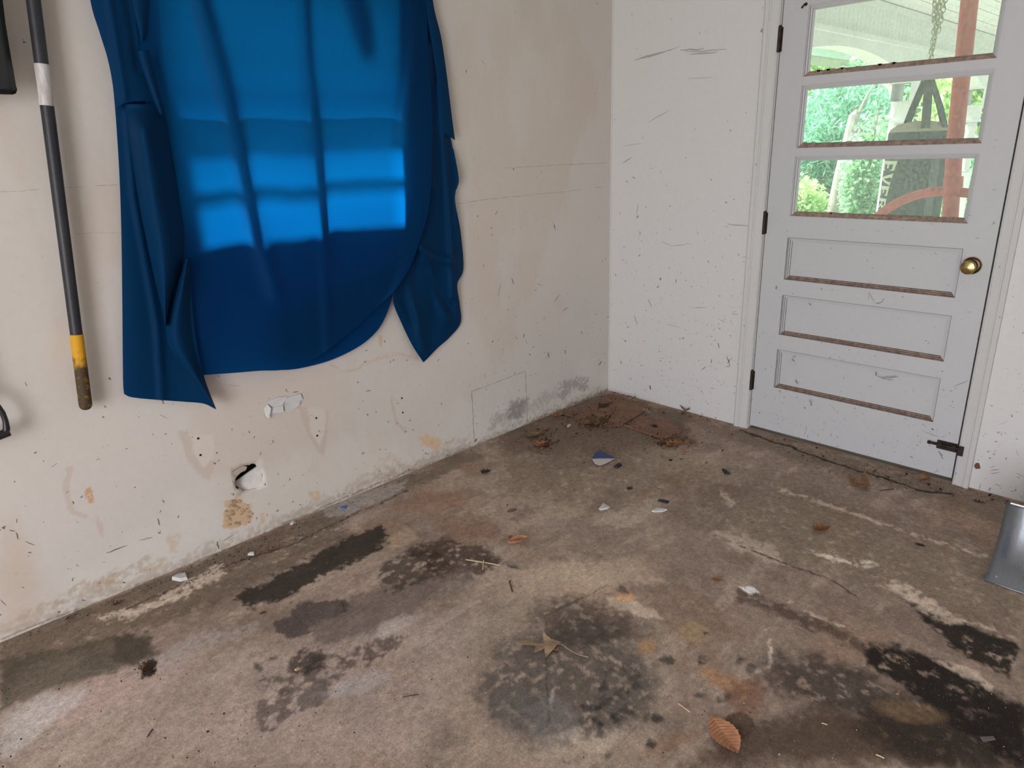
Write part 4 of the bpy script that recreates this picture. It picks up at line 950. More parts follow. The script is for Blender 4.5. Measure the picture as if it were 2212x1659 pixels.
# ------------------------------------------------------------------ things lying on the floor
LEAF = {
 'oval': [(0,0),(.12,.22),(.3,.42),(.5,.5),(.7,.42),(.88,.22),(1,0)],
 'oak': [(0,0),(.10,.05),(.18,.12),(.20,.50),(.30,.16),(.40,.15),(.46,.62),(.56,.20),(.66,.14),(.74,.40),(.80,.12),(.90,.10),(1,0)],
 'maple': [(0,0),(.05,.15),(.10,.45),(.28,.30),(.42,.62),(.52,.28),(.70,.34),(.78,.12),(1,0)],
}
def leafmat(c, c2):
    return mat('dry_leaf', c, .75, c2=c2, scale=45, bump=.4, bscale=90)
def leaf(name, kind, base, tip, wid, curl, c, label, group=None, stem=None, teeth=0, pleat=0.0, lift=.002, c2=None, seed=1):
    b = FL(*base, .003); t_ = FL(*tip, .003); ax_ = t_-b; L_ = np.linalg.norm(ax_); ax_ = ax_/L_; sd = np.array([-ax_[1], ax_[0], 0])
    r_ = random.Random(seed); prof = np.array(LEAF[kind]); n = 34; m = 7; mb = MB()
    for i in range(n+1):
        t = i/n; hw = np.interp(t, prof[:, 0], prof[:, 1])*wid*L_
        if teeth: hw *= 1+.10*(((t*teeth) % 1.0)-.5)*(t > .05)*(t < .97)
        for j in range(-m, m+1):
            s = j/m; y = s*hw
            zc = curl*L_*(abs(s)**1.6)*hw/(wid*L_*.5+1e-6) + curl*.6*L_*(2*t-1)**2
            if pleat: zc += pleat*L_*abs(((t+abs(s)*-.22)*13) % 1.0-.5)*min(1, abs(s)*3)
            zc += (r_.random()-.5)*.004*L_*0 + .02*L_*sin(5*t+3*s+seed)*abs(curl)*4
            p = b+ax_*(t*L_)+sd*y; mb.v.append((p[0], p[1], lift+max(0, zc)))
    k = 2*m+1
    for i in range(n):
        for j in range(2*m): mb.f.append((i*k+j, i*k+j+1, (i+1)*k+j+1, (i+1)*k+j))
    lm = leafmat(c, c2 or tuple(x*.62 for x in c))
    blade = None
    if stem or pleat:
        root = empty(name, (b[0], b[1], 0)); tag(root, label, 'leaf', group)
        blade = mb.build('leaf_blade', lm, root, 'all', recalc=False)
        if pleat:
            z_ = lambda t: lift+curl*.6*L_*(2*t-1)**2+.0012
            MB().tube([tuple((b+ax_*(t*L_))[:2])+(z_(t),) for t in np.linspace(0, .97, 10)], [.0010*(1-.7*t) for t in np.linspace(0, .97, 10)], 5).build('midrib', leafmat(tuple(x*.8 for x in c), tuple(x*.6 for x in c)), root, True)
        if pleat:
            vb = MB()
            for k in range(11):
                t = .06+k*.078; hw = np.interp(min(1, t+.13), prof[:, 0], prof[:, 1])*wid*L_*.93
                for sg in (-1, 1):
                    q0 = b+ax_*(t*L_); q1 = b+ax_*(min(.98, t+.13)*L_)+sd*sg*hw
                    z1 = lift+curl*L_*(.93**1.6)*hw/(wid*L_*.5+1e-6)+curl*.6*L_*(2*min(.98, t+.13)-1)**2+pleat*L_*.5
                    vb.tube([(q0[0], q0[1], z_(t)+.0006), ((q0[0]+q1[0])/2, (q0[1]+q1[1])/2, (z_(t)+z1)/2+.0006), (q1[0], q1[1], z1+.0004)], [.0007, .0006, .0003], 5)
            vb.build('side_veins', leafmat(S(150, 98, 64), S(136, 88, 56)), root)
        if stem:
            S_ = [FL(*q_, .004) for q_ in stem]; MB().tube([tuple(b[:2])+(.004+curl*.6*L_,)]+[(p[0], p[1], .003) for p in S_], .0011, 6).build('stem', leafmat(tuple(min(1, x*1.3) for x in c), c), root, True)
        return root
    o = mb.build(name, lm, None, 'all', recalc=False); tag(o, label, 'leaf', group); return o
tanl = S(158, 132, 104); org = S(176, 122, 80); brn = S(112, 80, 58); dkb = S(70, 50, 38)
leaf('beech_leaf', 'oval', (1535,1548), (1594,1630), .60, .06, S(212, 158, 122), 'orange-brown beech leaf with ribbed veins lying on the concrete', teeth=26, pleat=.05, c2=S(194, 138, 100))
def outline_leaf(name, px, stem, c, c2, label, rise):
    P = [FL(u, v, .004) for u, v in px]; cc = sum(P)/len(P); root = empty(name, (cc[0], cc[1], 0)); tag(root, label, 'leaf')
    me = bmesh.new(); vs_ = [me.verts.new((p[0], p[1], .003+rise*((np.linalg.norm(p-cc)/.07)**1.5))) for p in P]
    f_ = me.faces.new(vs_); bmesh.ops.triangulate(me, faces=[f_]); bmesh.ops.subdivide_edges(me, edges=me.edges, cuts=2, use_grid_fill=True)
    for v in me.verts: v.co.z += .004*sin(v.co.x*70)*sin(v.co.y*60)+.002
    d_ = bpy.data.meshes.new('leaf_blade'); me.to_mesh(d_); me.free(); d_.materials.append(leafmat(c, c2)); o = bpy.data.objects.new('leaf_blade', d_); col.objects.link(o); o.parent = root; o.matrix_parent_inverse = root.matrix_world.inverted()
    md = o.modifiers.new('thickness', 'SOLIDIFY'); md.thickness = .0008
    MB().tube([tuple(FL(u, v, .006)) for u, v in stem], [.0012]*(len(stem)-1)+[.0018], 6).build('stem', leafmat(c2, c), root, True)
outline_leaf('oak_leaf', [(1115,1391),(1135,1387),(1153,1387),(1164,1390),(1174,1386),(1172,1366),(1181,1376),(1190,1383),(1203,1388),(1212,1391),(1205,1398),(1199,1405),(1188,1414),(1178,1424),(1177,1412),(1176,1402),(1166,1407),(1152,1414),(1156,1405),(1157,1398),(1140,1398),(1119,1397)], [(1160,1392),(1190,1392),(1212,1391),(1228,1402),(1243,1411),(1256,1416),(1270,1419)], S(166, 142, 114), S(140, 116, 90), 'pale tan lobed oak leaf with a long curved stem', .010)
leaf('oak_leaf', 'oak', (1215,1408), (1165,1400), .5, .06, S(130, 104, 80), 'small torn leaf scrap tucked under the pale oak leaf', seed=4)
leaf('curled_leaf', 'oval', (1098,1178), (1142,1166), .42, .28, S(196, 142, 108), 'curled light orange leaf on edge near the wooden sticks', seed=5)
leaf('leaf_scrap', 'maple', (1100,1166), (1104,1157), .6, .4, S(186, 128, 92), 'tiny orange leaf scrap beside the curled leaf', seed=15)
leaf('speckled_leaf', 'oval', (1094,1218), (1122,1228), .42, .05, S(140, 132, 112), 'small grey-green speckled leaf at the end of the sticks', stem=[(1086,1213)], seed=6, c2=S(110,102,84))
leaf('orange_leaf', 'oval', (1536,1248), (1561,1254), .55, .10, S(160, 106, 66), 'small orange oval leaf alone on the pale floor', seed=7)
leaf('crumpled_leaf', 'maple', (1758,1150), (1794,1140), .6, .22, S(140, 86, 52), 'crumpled rust-brown leaf out on the open floor', seed=8)
outline_leaf('brown_oak_leaf', [(1831,1029),(1843,1034),(1855,1045),(1861,1036),(1867,1025),(1873,1038),(1878,1048),(1881,1060),(1864,1059),(1852,1054),(1843,1049),(1834,1048),(1840,1042)], [(1860,1050),(1845,1047),(1830,1046)], S(140, 100, 64), S(112, 76, 46), 'brown lobed oak leaf in front of the door', .016)
leaf('dark_leaf', 'oval', (1976,1174), (2000,1179), .55, .03, S(50, 34, 26), 'dark oval leaf flat on the floor near the shovel', seed=10)
leaf('door_leaf', 'oval', (1986,1038), (2008,1022), .4, .08, S(158, 122, 82), 'tan leaf fragment against the door sill', seed=11)
leaf('door_leaf', 'oval', (1930,1006), (1972,1018), .26, .05, S(124, 86, 62), 'brown leaf strip slid under the bottom of the door', seed=12)
leaf('olive_leaf', 'maple', (1140,946), (1170,934), .7, .15, S(128, 112, 78), 'olive tan lobed leaf by the wall near the hardboard', seed=13)
leaf('rust_leaf', 'maple', (1160,968), (1184,955), .7, .2, S(170, 112, 80), 'rust orange leaf below the olive leaf', seed=14)
leaf('wall_leaf', 'oak', (1192,902), (1216,894), .7, .15, S(166, 108, 66), 'orange leaf at the foot of the wall by the narrow strip', seed=16)
leaf('pile_leaf', 'maple', (1283,922), (1312,902), .6, .18, S(104, 92, 66), 'dull green-brown leaf heaped over the narrow hardboard strip', seed=17)
leaf('pile_leaf', 'maple', (1262,918), (1292,910), .6, .15, S(150, 104, 76), 'reddish brown leaf in the heap on the narrow strip', seed=18)
leaf('corner_leaf', 'maple', (1298,878), (1322,870), .6, .12, S(146, 104, 78), 'brown leaf lying on the square hardboard', 
     lift=.013, seed=19)
leaf('corner_leaf', 'oval', (1290,884), (1318,880), .4, .1, S(64, 50, 40), 'dark leaf strip on the square hardboard', lift=.013, seed=20)
leaf('pale_leaf', 'maple', (1385,892), (1408,898), .6, .2, S(150, 132, 116), 'pale curled leaf where two hardboard pieces meet', lift=.012, seed=21)
leaf('black_leaf', 'maple', (1408,922), (1422,926), .7, .12, S(40, 30, 26), 'blackened leaf bit on the rounded hardboard', lift=.010, seed=22)
leaf('amber_leaf', 'maple', (1440,964), (1475,955), .6, .15, S(164, 110, 72), 'amber leaf heap just past the rounded hardboard', seed=23)
leaf('amber_leaf', 'oak', (1420,958), (1450,952), .5, .12, S(120, 84, 58), 'darker brown leaf next to the amber leaf heap', seed=24)
leaf('dark_crumple', 'maple', (1040,1024), (1063,1016), .7, .2, S(60, 42, 34), 'dark crumpled leaf on the floor below the repair panel', seed=25)
leaf('red_brown_leaf', 'oak', (240,1308), (270,1296), .6, .12, S(100, 62, 40), 'red-brown leaf lying on the strip beside the left wall', seed=26)
leaf('small_brown_leaf', 'oval', (560,1326), (577,1320), .55, .05, S(120, 72, 44), 'tiny red-brown oval leaf beside the long dark oil stain', seed=27)
leaf('streak_leaf', 'oval', (575,1194), (602,1184), .4, .04, S(118, 76, 50), 'flat rust leaf near the base of the holed wall', seed=28)
leaf('flat_oval_leaf', 'oval', (1095,1105), (1117,1098), .5, .02, S(128, 112, 100), 'faded grey-brown oval leaf flat on the concrete', seed=29)
leaf('edge_leaf', 'oak', (2100,1080), (2130,1088), .6, .12, S(78, 56, 44), 'dark brown leaf against the wall behind the shovel', seed=30)
leaf('upright_leaf', 'maple', (1478,892), (1488,880), .7, .3, S(120, 84, 70), 'small brown leaf propped at the foot of the white wall', seed=31)
# folded card with a blue half
cp = [(1279,990),(1283,982),(1292,977),(1300,977),(1330,990),(1312,1000),(1296,1006),(1285,1002)]
card = empty('paper_scrap', FL(1300, 990)); tag(card, 'teardrop scrap of card, half navy blue and half white', 'paper scrap')
P1 = [FL(u, v, .006) for u, v in [(1279,992),(1300,990),(1330,990),(1312,1000),(1296,1006),(1285,1002)]]; MB().prism([tuple(p) for p in P1], (0, 0, .0012)).build('white_half', mat('card_white', S(206, 198, 196), .6), card)
P2 = [FL(u, v, .010) for u, v in [(1280,989),(1284,980),(1292,975),(1301,977),(1330,990),(1300,989)]]; MB().prism([tuple(p) for p in P2], (0, 0, .0012)).build('blue_half', mat('card_blue', S(22, 58, 118), .5), card)
# sticks
def stick(name, a, b, r, c, label, z=.003):
    p = FL(*a, z); q_ = FL(*b, z); o = MB().tube([(p[0], p[1], z), ((p[0]+q_[0])/2, (p[1]+q_[1])/2, z+.001), (q_[0], q_[1], z)], r, 7).build(name, c, None, True); tag(o, label, 'stick'); return o
wood = mat('pale_wood', S(206, 184, 146), .7, var=.1)
stick('wooden_stick', (1007,1209), (1080,1221), .0020, wood, 'long thin pale wooden stick crossing a short one', .0035)
stick('wooden_stick', (1045,1210), (1043,1230), .0020, wood, 'short pale wooden stick lying across the long one', .007)
twig = mat('dark_twig', S(66, 50, 40), .8)
stick('twig', (1100,1255), (1107,1278), .0020, twig, 'short dark twig below the curled leaf')
stick('twig', (738,1300), (745,1322), .0016, twig, 'thin curved twig beside the long oil stain')
stick('twig', (905,1500), (870,1506), .0014, twig, 'fine dark twig on the pale bare patch of floor')
stick('twig', (330,1575), (318,1592), .0016, twig, 'short twig on the pinkish floor patch')
stick('straw', (1465,1520), (1490,1538), .0013, wood, 'thin pale straw among the dark spots')
stick('straw', (1775,1562), (1787,1566), .0014, wood, 'short pale straw on the brown floor patch')
stick('straw', (1892,1630), (1910,1638), .0016, wood, 'pale straw at the edge of the black oil')
stick('twig', (1180,966), (1210,950), .0018, twig, 'bent dark twig between the leaves by the corner')
stick('twig', (1900,1060), (1930,1056), .0016, twig, 'thin brown twig beside the oak leaf at the door')
def chip(px, h, m, label, cat, name):
    P = [FL(u, v, .001) for u, v in px]; c_ = sum(P)/len(P)
    mb = MB(); n = len(P); r_ = random.Random(len(label))
    top = [(p[0]+(c_[0]-p[0])*.12, p[1]+(c_[1]-p[1])*.12, .001+h*(.6+.6*r_.random())) for p in P]
    mb.add([(p[0], p[1], .001) for p in P]+top+[(c_[0], c_[1], .001+h*1.1)], [(i, (i+1) % n, n+(i+1) % n, n+i) for i in range(n)]+[(n+i, n+(i+1) % n, 2*n) for i in range(n)]+[tuple(range(n))[::-1]])
    tag(mb.build(name, m), label, cat)
pw = M['plaster']; bk = mat('black_debris', (.012, .011, .010), .6)
chip([(371,1253),(383,1243),(402,1241),(406,1252),(390,1257)], .012, pw, 'large white plaster chunk at the foot of the left wall', 'plaster chip', 'plaster_chip')
chip([(1293,1100),(1303,1090),(1318,1096),(1312,1100),(1298,1103)], .008, pw, 'jagged white plaster chip below the blue and white card', 'plaster chip', 'plaster_chip')
chip([(1407,1105),(1418,1098),(1442,1102),(1432,1106),(1415,1107)], .006, pw, 'flat white paint chip beside the black strip', 'plaster chip', 'plaster_chip')
chip([(535,1200),(540,1194),(550,1195),(549,1200)], .008, pw, 'small white pebble of plaster near the rust leaf', 'plaster chip', 'plaster_chip')
chip([(626,1133),(633,1129),(641,1131),(636,1136)], .008, pw, 'small white plaster bit against the wall below the hole', 'plaster chip', 'plaster_chip')
chip([(1223,920),(1232,916),(1233,919),(1226,924)], .004, pw, 'thin white flake near the narrow hardboard strip', 'plaster chip', 'plaster_chip')
chip([(636,1448),(645,1441),(648,1445),(640,1450)], .005, tanl and mat('tan_crumb', S(190, 165, 130), .8), 'tan crumb on the dark mottled floor stain', 'crumb', 'tan_crumb')
chip([(1420,1082),(1430,1079),(1446,1085),(1440,1088)], .006, bk, 'curved black rubber strip beside the flat paint chip', 'debris', 'rubber_strip')
chip([(1559,1015),(1568,1017),(1578,1025),(1566,1025)], .008, bk, 'black plastic fragment in front of the hinge side casing', 'debris', 'plastic_bit')
chip([(1325,1010),(1338,1001),(1344,1006),(1334,1012)], .010, bk, 'black clump of dirt beside the blue and white card', 'debris', 'dirt_clump')
chip([(1354,1054),(1366,1053),(1366,1057),(1356,1058)], .004, bk, 'short black sliver between the card and the rubber strip', 'debris', 'black_sliver')
chip([(736,1097),(743,1093),(750,1094),(746,1100),(739,1101)], .006, mat('blue_wrapper', S(72, 104, 170), .5), 'scrap of blue wrapper at the foot of the window wall', 'wrapper', 'blue_wrapper')
chip([(2116,1592),(2146,1590),(2152,1598),(2124,1603)], .002, mat('grey_scrap', S(98, 94, 90), .7), 'flat grey scrap on the black oil stain', 'scrap', 'grey_scrap')
chip([(1934,1500),(1942,1485),(1948,1488),(1942,1502)], .003, mat('tan_scrap', S(140, 106, 84), .8), 'small tan scrap on the dark oil', 'scrap', 'tan_scrap')
# loose dirt and flecks nobody could count
def crumbs(name, n, spots, smin, smax, m, label, cat, seed):
    r_ = random.Random(seed); V = []; Q = []
    for k in range(n):
        sp = r_.choices(spots, [q_[0] for q_ in spots])[0]
        u, v = sp[1](r_)
        p = FL(u, v, 0)
        if p[0] > -.012 or p[1] > -.012 or p[0] < -3.2 or p[1] < -2.6: continue
        s = r_.uniform(smin, smax)*(1 if r_.random() < .9 else 1.8); a = r_.random()*6.28; e = r_.uniform(.4, 1.0)
        zt = 0.0
        for bp_, bz in BOARDS:
            if sdf_poly(np.array([[u, v]], float), bp_)[0] < 4: zt = bz
        o = len(V); zb = -.0022 if zt == 0 else zt
        for j in range(4):
            aa = a+j*pi/2; V.append((p[0]+s*cos(aa)*(1 if j % 2 else e), p[1]+s*sin(aa)*(1 if j % 2 else e), zb))
        V.append((p[0]+s*.2*r_.uniform(-1, 1), p[1], zt+.0006+s*r_.uniform(.3, .8)))
        Q += [(o, o+1, o+4), (o+1, o+2, o+4), (o+2, o+3, o+4), (o+3, o, o+4)]
    ob = mesh_np(name, np.array(V), np.array(Q), m); tag(ob, label, cat, kind='stuff'); return ob
def litter(name, n, spots, smin, smax, label, seed):
    r_ = random.Random(seed); V = []; Q = []
    for k in range(n):
        sp = r_.choices(spots, [q_[0] for q_ in spots])[0]; u, v = sp[1](r_); p = FL(u, v, 0)
        if p[0] > -.03 or p[1] > -.03: continue
        zt = .003
        for bp_, bz in BOARDS:
            if sdf_poly(np.array([[u, v]], float), bp_)[0] < 6: zt = bz+.002
        s = r_.uniform(smin, smax); a = r_.random()*6.28; o = len(V); m_ = r_.choice((5, 6, 7)); tx, ty = r_.uniform(-.5, .5), r_.uniform(-.5, .5)
        for j in range(m_):
            aa = a+j*2*pi/m_; rr = s*(1.0 if j % 2 else r_.uniform(.35, .8)); dx, dy = rr*cos(aa), rr*sin(aa)*.7
            V.append((p[0]+dx, p[1]+dy, zt+max(0, .35*s+tx*dx+ty*dy)+r_.random()*.003))
        V.append((p[0], p[1], zt+.25*s*r_.random()))
        Q += [(o+j, o+(j+1) % m_, o+m_) for j in range(m_)]
    ob = mesh_np(name, np.array(V), np.array(Q), LITTER); tag(ob, label, 'leaf litter', kind='stuff')
LITTER = leaf_mat('leaf_litter', S(52, 38, 30), S(166, 118, 82), .1)
def along(pts, w):
    def f(r_):
        i = r_.randrange(len(pts)-1); t = r_.random(); a, b = pts[i], pts[i+1]; return a[0]+(b[0]-a[0])*t+r_.gauss(0, w*.5), a[1]+(b[1]-a[1])*t+abs(r_.gauss(0, w))
    return f
def blob(cx, cy, rx, ry): return lambda r_: (r_.gauss(cx, rx), r_.gauss(cy, ry))
def rect_(a, b, c, d): return lambda r_: (r_.uniform(a, c), r_.uniform(b, d))
wl_edge = [(0,1384),(271,1280),(539,1170),(811,1052),(1025,967),(1310,845)]; wr_edge = [(1318,845),(1588,920),(2060,1046),(2212,1090)]
crumbs('loose_dirt', 9500, [(2.6, along(wl_edge, 14)), (2, along(wr_edge, 10)), (2.2, blob(1270,925,70,22)), (1.0, blob(1170,945,30,16)), (.8, blob(1440,955,40,12)), (1.0, along([(1700,965),(2050,1065)], 16)), (1.4, rect_(1000,880,2100,1150)), (.9, rect_(0,1200,2212,1659)), (.6, along([(230,1335),(470,1228),(770,1108)], 5)), (.5, blob(315,1445,10,10))], .0009, .0036, M['crumb'], 'loose dark dirt and leaf crumbs scattered over the floor', 'dirt', 71)
litter('leaf_litter', 420, [(3, blob(1285,914,34,12)), (1.2, blob(1165,945,20,12)), (1.0, blob(1180,962,10,7)), (1.6, blob(1455,957,24,6)), (.8, blob(1310,872,25,12)), (.8, blob(1215,905,22,8)), (1.2, along(wr_edge, 9)), (1.0, rect_(1040,890,1600,1010)), (.6, along([(1700,965),(2050,1065)], 12)), (.5, along(wl_edge, 14)), (.5, rect_(1500,980,2150,1120))], .004, .014, 'small broken leaf bits littered over the corner of the floor', 73)
crumbs('paint_flecks', 3600, [(1.2, along(wl_edge, 30)), (.8, blob(1250,950,120,40)), (1.0, rect_(1000,900,2100,1250)), (1.4, rect_(400,1200,2212,1659)), (1.5, blob(2090,1500,70,50)), (1.0, blob(2080,1600,90,30)), (.7, blob(2130,1400,45,25)), (.6, along([(1650,1040),(2150,1180)], 20))], .0007, .0024, M['fleck'], 'tiny pale paint flecks and grit sprinkled on the floor', 'grit', 72)

# ------------------------------------------------------------------ porch outside the door
gm = mat('outdoor_grass', (.17, .20, .13), .95, var=.4, scale=3)
tag(MB().box((-40, -40, -.5), (60, 60, -.13)).build('ground', gm), 'grassy ground around the building', kind='structure')
tag(MB().box((TH+.052, -4.2, -.13), (9.2, .35, -.02)).build('porch_floor', mat('porch_concrete', (.42, .40, .37), .85, var=.08)), 'concrete porch floor outside the door', kind='structure')
pc_ = empty('porch_ceiling', (4.5, -1.9, ZC)); tag(pc_, 'white boarded porch ceiling', kind='structure')
for k in range(44):
    y = .30-k*.1; MB().box((TH+.01, y-.094, ZC+.005+(k % 2)*.002), (9.2, y, ZC+.025)).build('ceiling_board', M['bead'], pc_)
tag(MB().box((TH, -4.4, ZC+.026), (9.4, .8, ZC+.14)).build('porch_roof', M['bead']), 'flat roof over the porch', kind='structure')
beam = empty('porch_beam', (4.5, .05, 2.1)); tag(beam, 'white arched porch beam with boarded frieze', kind='structure')
for k in range(100):
    x = TH+.02+k*.09; MB().box((x, .03, 2.185), (x+.0865, .06, 2.45)).build('frieze_board', M['bead'], beam)
MB().box((TH, .00, 2.40), (9.2, .06, 2.45)).box((TH, -.005, 2.150), (9.2, .07, 2.185)).build('beam_moulding', M['bead'], beam)
def arch(xa, xb, zs, za, xe0, xe1, nm):
    """solid spandrel from xe0 to xe1 with an elliptical arch between xa and xb"""
    n = 36; mb = MB(); y0, y1 = .03, .20
    pts = [(xe0, zs), (xa, zs)]+[(xa+(xb-xa)*i/n, za-.215*(2*i/n-1)**2) for i in range(n+1)]+[(xb, zs), (xe1, zs)]
    for (x0, z0), (x1, z1) in zip(pts[:-1], pts[1:]):
        if x1-x0 < 1e-6: continue
        mb.add([(x0,y0,z0),(x1,y0,z1),(x1,y0,2.152),(x0,y0,2.152),(x0,y1,z0),(x1,y1,z1),(x1,y1,2.152),(x0,y1,2.152)], [(0,1,2,3),(4,7,6,5),(0,4,5,1)])
    mb.build(nm, M['bead'], beam, recalc=False)
arch(1.60, 4.72, 1.70, 2.075, 1.55, 5.08, 'arch_spandrel'); arch(5.08, 7.36, 1.70, 2.09, 5.075, 7.60, 'arch_spandrel'); arch(7.6, 9.1, 1.70, 2.09, 7.59, 9.2, 'arch_spandrel')
MB().box((TH, .03, 1.70), (1.56, .26, 2.152)).build('arch_spandrel', M['bead'], beam)
def porch_post(x, lab):
    r_ = empty('porch_post', (x, .14, 0)); tag(r_, lab, 'post', 'white porch posts')
    MB().box((x-.07, .05, -.02), (x+.07, .19, .9)).build('post_base', M['bead'], r_); MB().box((x-.07, .05, 1.5), (x+.07, .19, 1.70)).build('post_block', M['bead'], r_)
    MB().lathe([(0, .062), (.02, .07), (.04, .055), (.30, .060), (.50, .055), (.54, .068), (.57, .06), (.60, .06)], (x, .12, .9), (0, 0, 1), 16).build('turned_shaft', M['bead'], r_, True)
    MB().box((x-.085, .035, 1.655), (x+.085, .205, 1.698)).build('post_moulding', M['bead'], r_); MB().box((x-.082, .04, 1.50), (x+.082, .20, 1.53)).build('post_moulding', M['bead'], r_)
porch_post(4.90, 'white turned porch post beside the downspout, behind the hanging bag'); porch_post(7.45, 'white porch post farther along, past the red pole'); porch_post(1.62, 'white porch post nearest the garage, hidden by the door')
# downspout
ds = empty('downspout', (5.12, .30, 0)); tag(ds, 'white fluted downspout curving in front of the porch post', 'downspout')
path = [(3.7, .30, 1.94), (4.16, .30, 1.935), (4.45, .30, 1.93), (4.70, .30, 1.915), (4.93, .30, 1.885), (5.09, .30, 1.83), (5.17, .30, 1.75), (5.19, .30, 1.62), (5.16, .30, 1.2), (5.14, .30, -.1)]
pipe_ = MB().tube(path, .050, 8, flat=.8).build('pipe', M['white'], ds, True)
for dy in (-.030, -.010, .010, .030):
    MB().tube([(p[0]-.0, p[1]-.045-.012+abs(dy)*.2, p[2]) if False else (p[0]+dy*(1 if p[2] < 1.7 else .3), p[1]-.040, p[2]+dy*(0 if p[2] < 1.7 else .9)) for p in path], .007, 5).build('flute', M['white'], pipe_, True)
for z in (1.55, .5): MB().box((5.07, .255, z), (5.20, .345, z+.025)).build('pipe_strap', M['white'], ds)
# far porch roof edge with a post beyond the arch
fp = empty('far_shelter', (19.0, 6.0, 0)); tag(fp, 'far white shelter roof edge and post seen through the arch', 'shelter')
MB().box((14.5, 6.0, 3.36), (23.5, 6.12, 3.62)).build('fascia', M['bead'], fp); MB().box((14.5, 5.9, 3.62), (23.5, 8.4, 3.72)).build('roof', M['bead'], fp)
MB().box((18.85, 6.0, -.13), (19.25, 6.4, 3.36)).build('post', M['bead'], fp); MB().box((23.0, 6.0, -.13), (23.4, 6.4, 3.36)).build('post', M['bead'], fp)

# ------------------------------------------------------------------ punching bag, chain, red pole
BX, BYc, BR = 1.2, -1.150, .152
bag = empty('punching_bag', (BX, BYc, .35)); tag(bag, 'black punching bag with cream lettering hanging on the porch', 'punching bag')
MB().lathe([(0, .10), (.0, .145), (.02, BR), (.5, BR*1.01), (1.04, BR), (1.05, BR*.985)], (BX, BYc, .36), (0, 0, 1), 40).build('body', M['bag'], bag, True); body_ = [o for o in bag.children][0]
MB().lathe([(0, BR*.985), (.012, BR*.95), (.04, BR*.72), (.052, BR*.3), (.054, .01)], (BX, BYc, 1.41), (0, 0, 1), 40).build('top_cap', M['tan'], bag, True)
RZ = 1.665
for k, a in enumerate((radians(205), radians(250), radians(325), radians(50))):
    e = Vector((BX+BR*.97*cos(a), BYc+BR*.97*sin(a), 1.40)); t_ = Vector((BX+.02*cos(a), BYc+.02*sin(a), RZ)); w = Vector((-sin(a), cos(a), 0))*.021
    m = (e+t_)/2+Vector((cos(a), sin(a), 0))*.006
    e2 = Vector((BX+(BR+.003)*cos(a), BYc+(BR+.003)*sin(a), 1.30))
    sb = MB()
    for p, q_ in ((e2, e), (e, m), (m, t_)): sb.prism([p-w, p+w, q_+w, q_-w], Vector((cos(a), sin(a), .5))*.003)
    sb.build('strap', M['bag'], bag)
MB().lathe([(i*0, 0) for i in range(0)] or [(0, .02), (.02, .02)], (BX, BYc, RZ-.01), (0, 0, 1), 12).build('ring_clip', M['chain'], bag)
va = atan2(CAM[1]-BYc, CAM[0]-BX)                      # bearing of the room from the bag
def cyl(ang, z, r=BR+.0012): return (BX+r*cos(ang), BYc+r*sin(ang), z)
MB().add([cyl(va+radians(dg_), z) for dg_ in (28, 34, 40, 46) for z in (1.30, .40)], [(0, 2, 3, 1), (2, 4, 5, 3), (4, 6, 7, 5)]).build('tape_strip', M['tape'], body_)
GL = {'E': [[(0,0),(.30,0),(.30,1),(0,1)], [(.3,0),(.85,0),(.85,.16),(.3,.16)], [(.3,.84),(.85,.84),(.85,1),(.3,1)], [(.3,.42),(.65,.42),(.65,.58),(.3,.58)], [(.75,.16),(.85,.16),(.85,.3),(.8,.3)], [(.75,.84),(.85,.84),(.85,.7),(.8,.7)]],
      'V': [[(.38,0),(.55,0),(.30,1),(.0,1)], [(.38,0),(.60,0),(1.0,1),(.80,1)], [(-.06,.94),(.40,.94),(.40,1),(-.06,1)], [(.68,.94),(1.06,.94),(1.06,1),(.68,1)]],
      'R': [[(0,0),(.28,0),(.28,1),(0,1)], [(.28,.86),(.75,.86),(.75,1),(.28,1)], [(.28,.46),(.75,.46),(.75,.58),(.28,.58)], [(.62,.5),(.88,.55),(.88,.9),(.62,.95)], [(.4,.48),(.62,.48),(.98,0),(.7,0)]],
      'L': [[(0,0),(.3,0),(.3,1),(0,1)], [(.3,0),(.85,0),(.85,.16),(.3,.16)], [(.75,.16),(.85,.16),(.85,.34),(.8,.34)]],
      'A': [[(0,0),(.18,0),(.58,1),(.40,1)], [(.62,0),(1,0),(.62,1),(.40,1)], [(.2,.3),(.75,.3),(.75,.42),(.2,.42)]],
      'S': [[(.1,.84),(.85,.84),(.85,1),(.1,1)], [(0,.5),(.26,.5),(.26,.95),(0,.95)], [(0,.42),(.9,.42),(.9,.58),(0,.58)], [(.62,.05),(.9,.05),(.9,.5),(.62,.5)], [(.05,0),(.8,0),(.8,.16),(.05,.16)]],
      'T': [[(.36,0),(.64,0),(.64,1),(.36,1)], [(0,.84),(1,.84),(1,1),(0,1)], [(0,.66),(.1,.66),(.14,.84),(0,.84)], [(.86,.84),(.9,.66),(1,.66),(1,.84)]]}
lt = MB(); z = 1.265
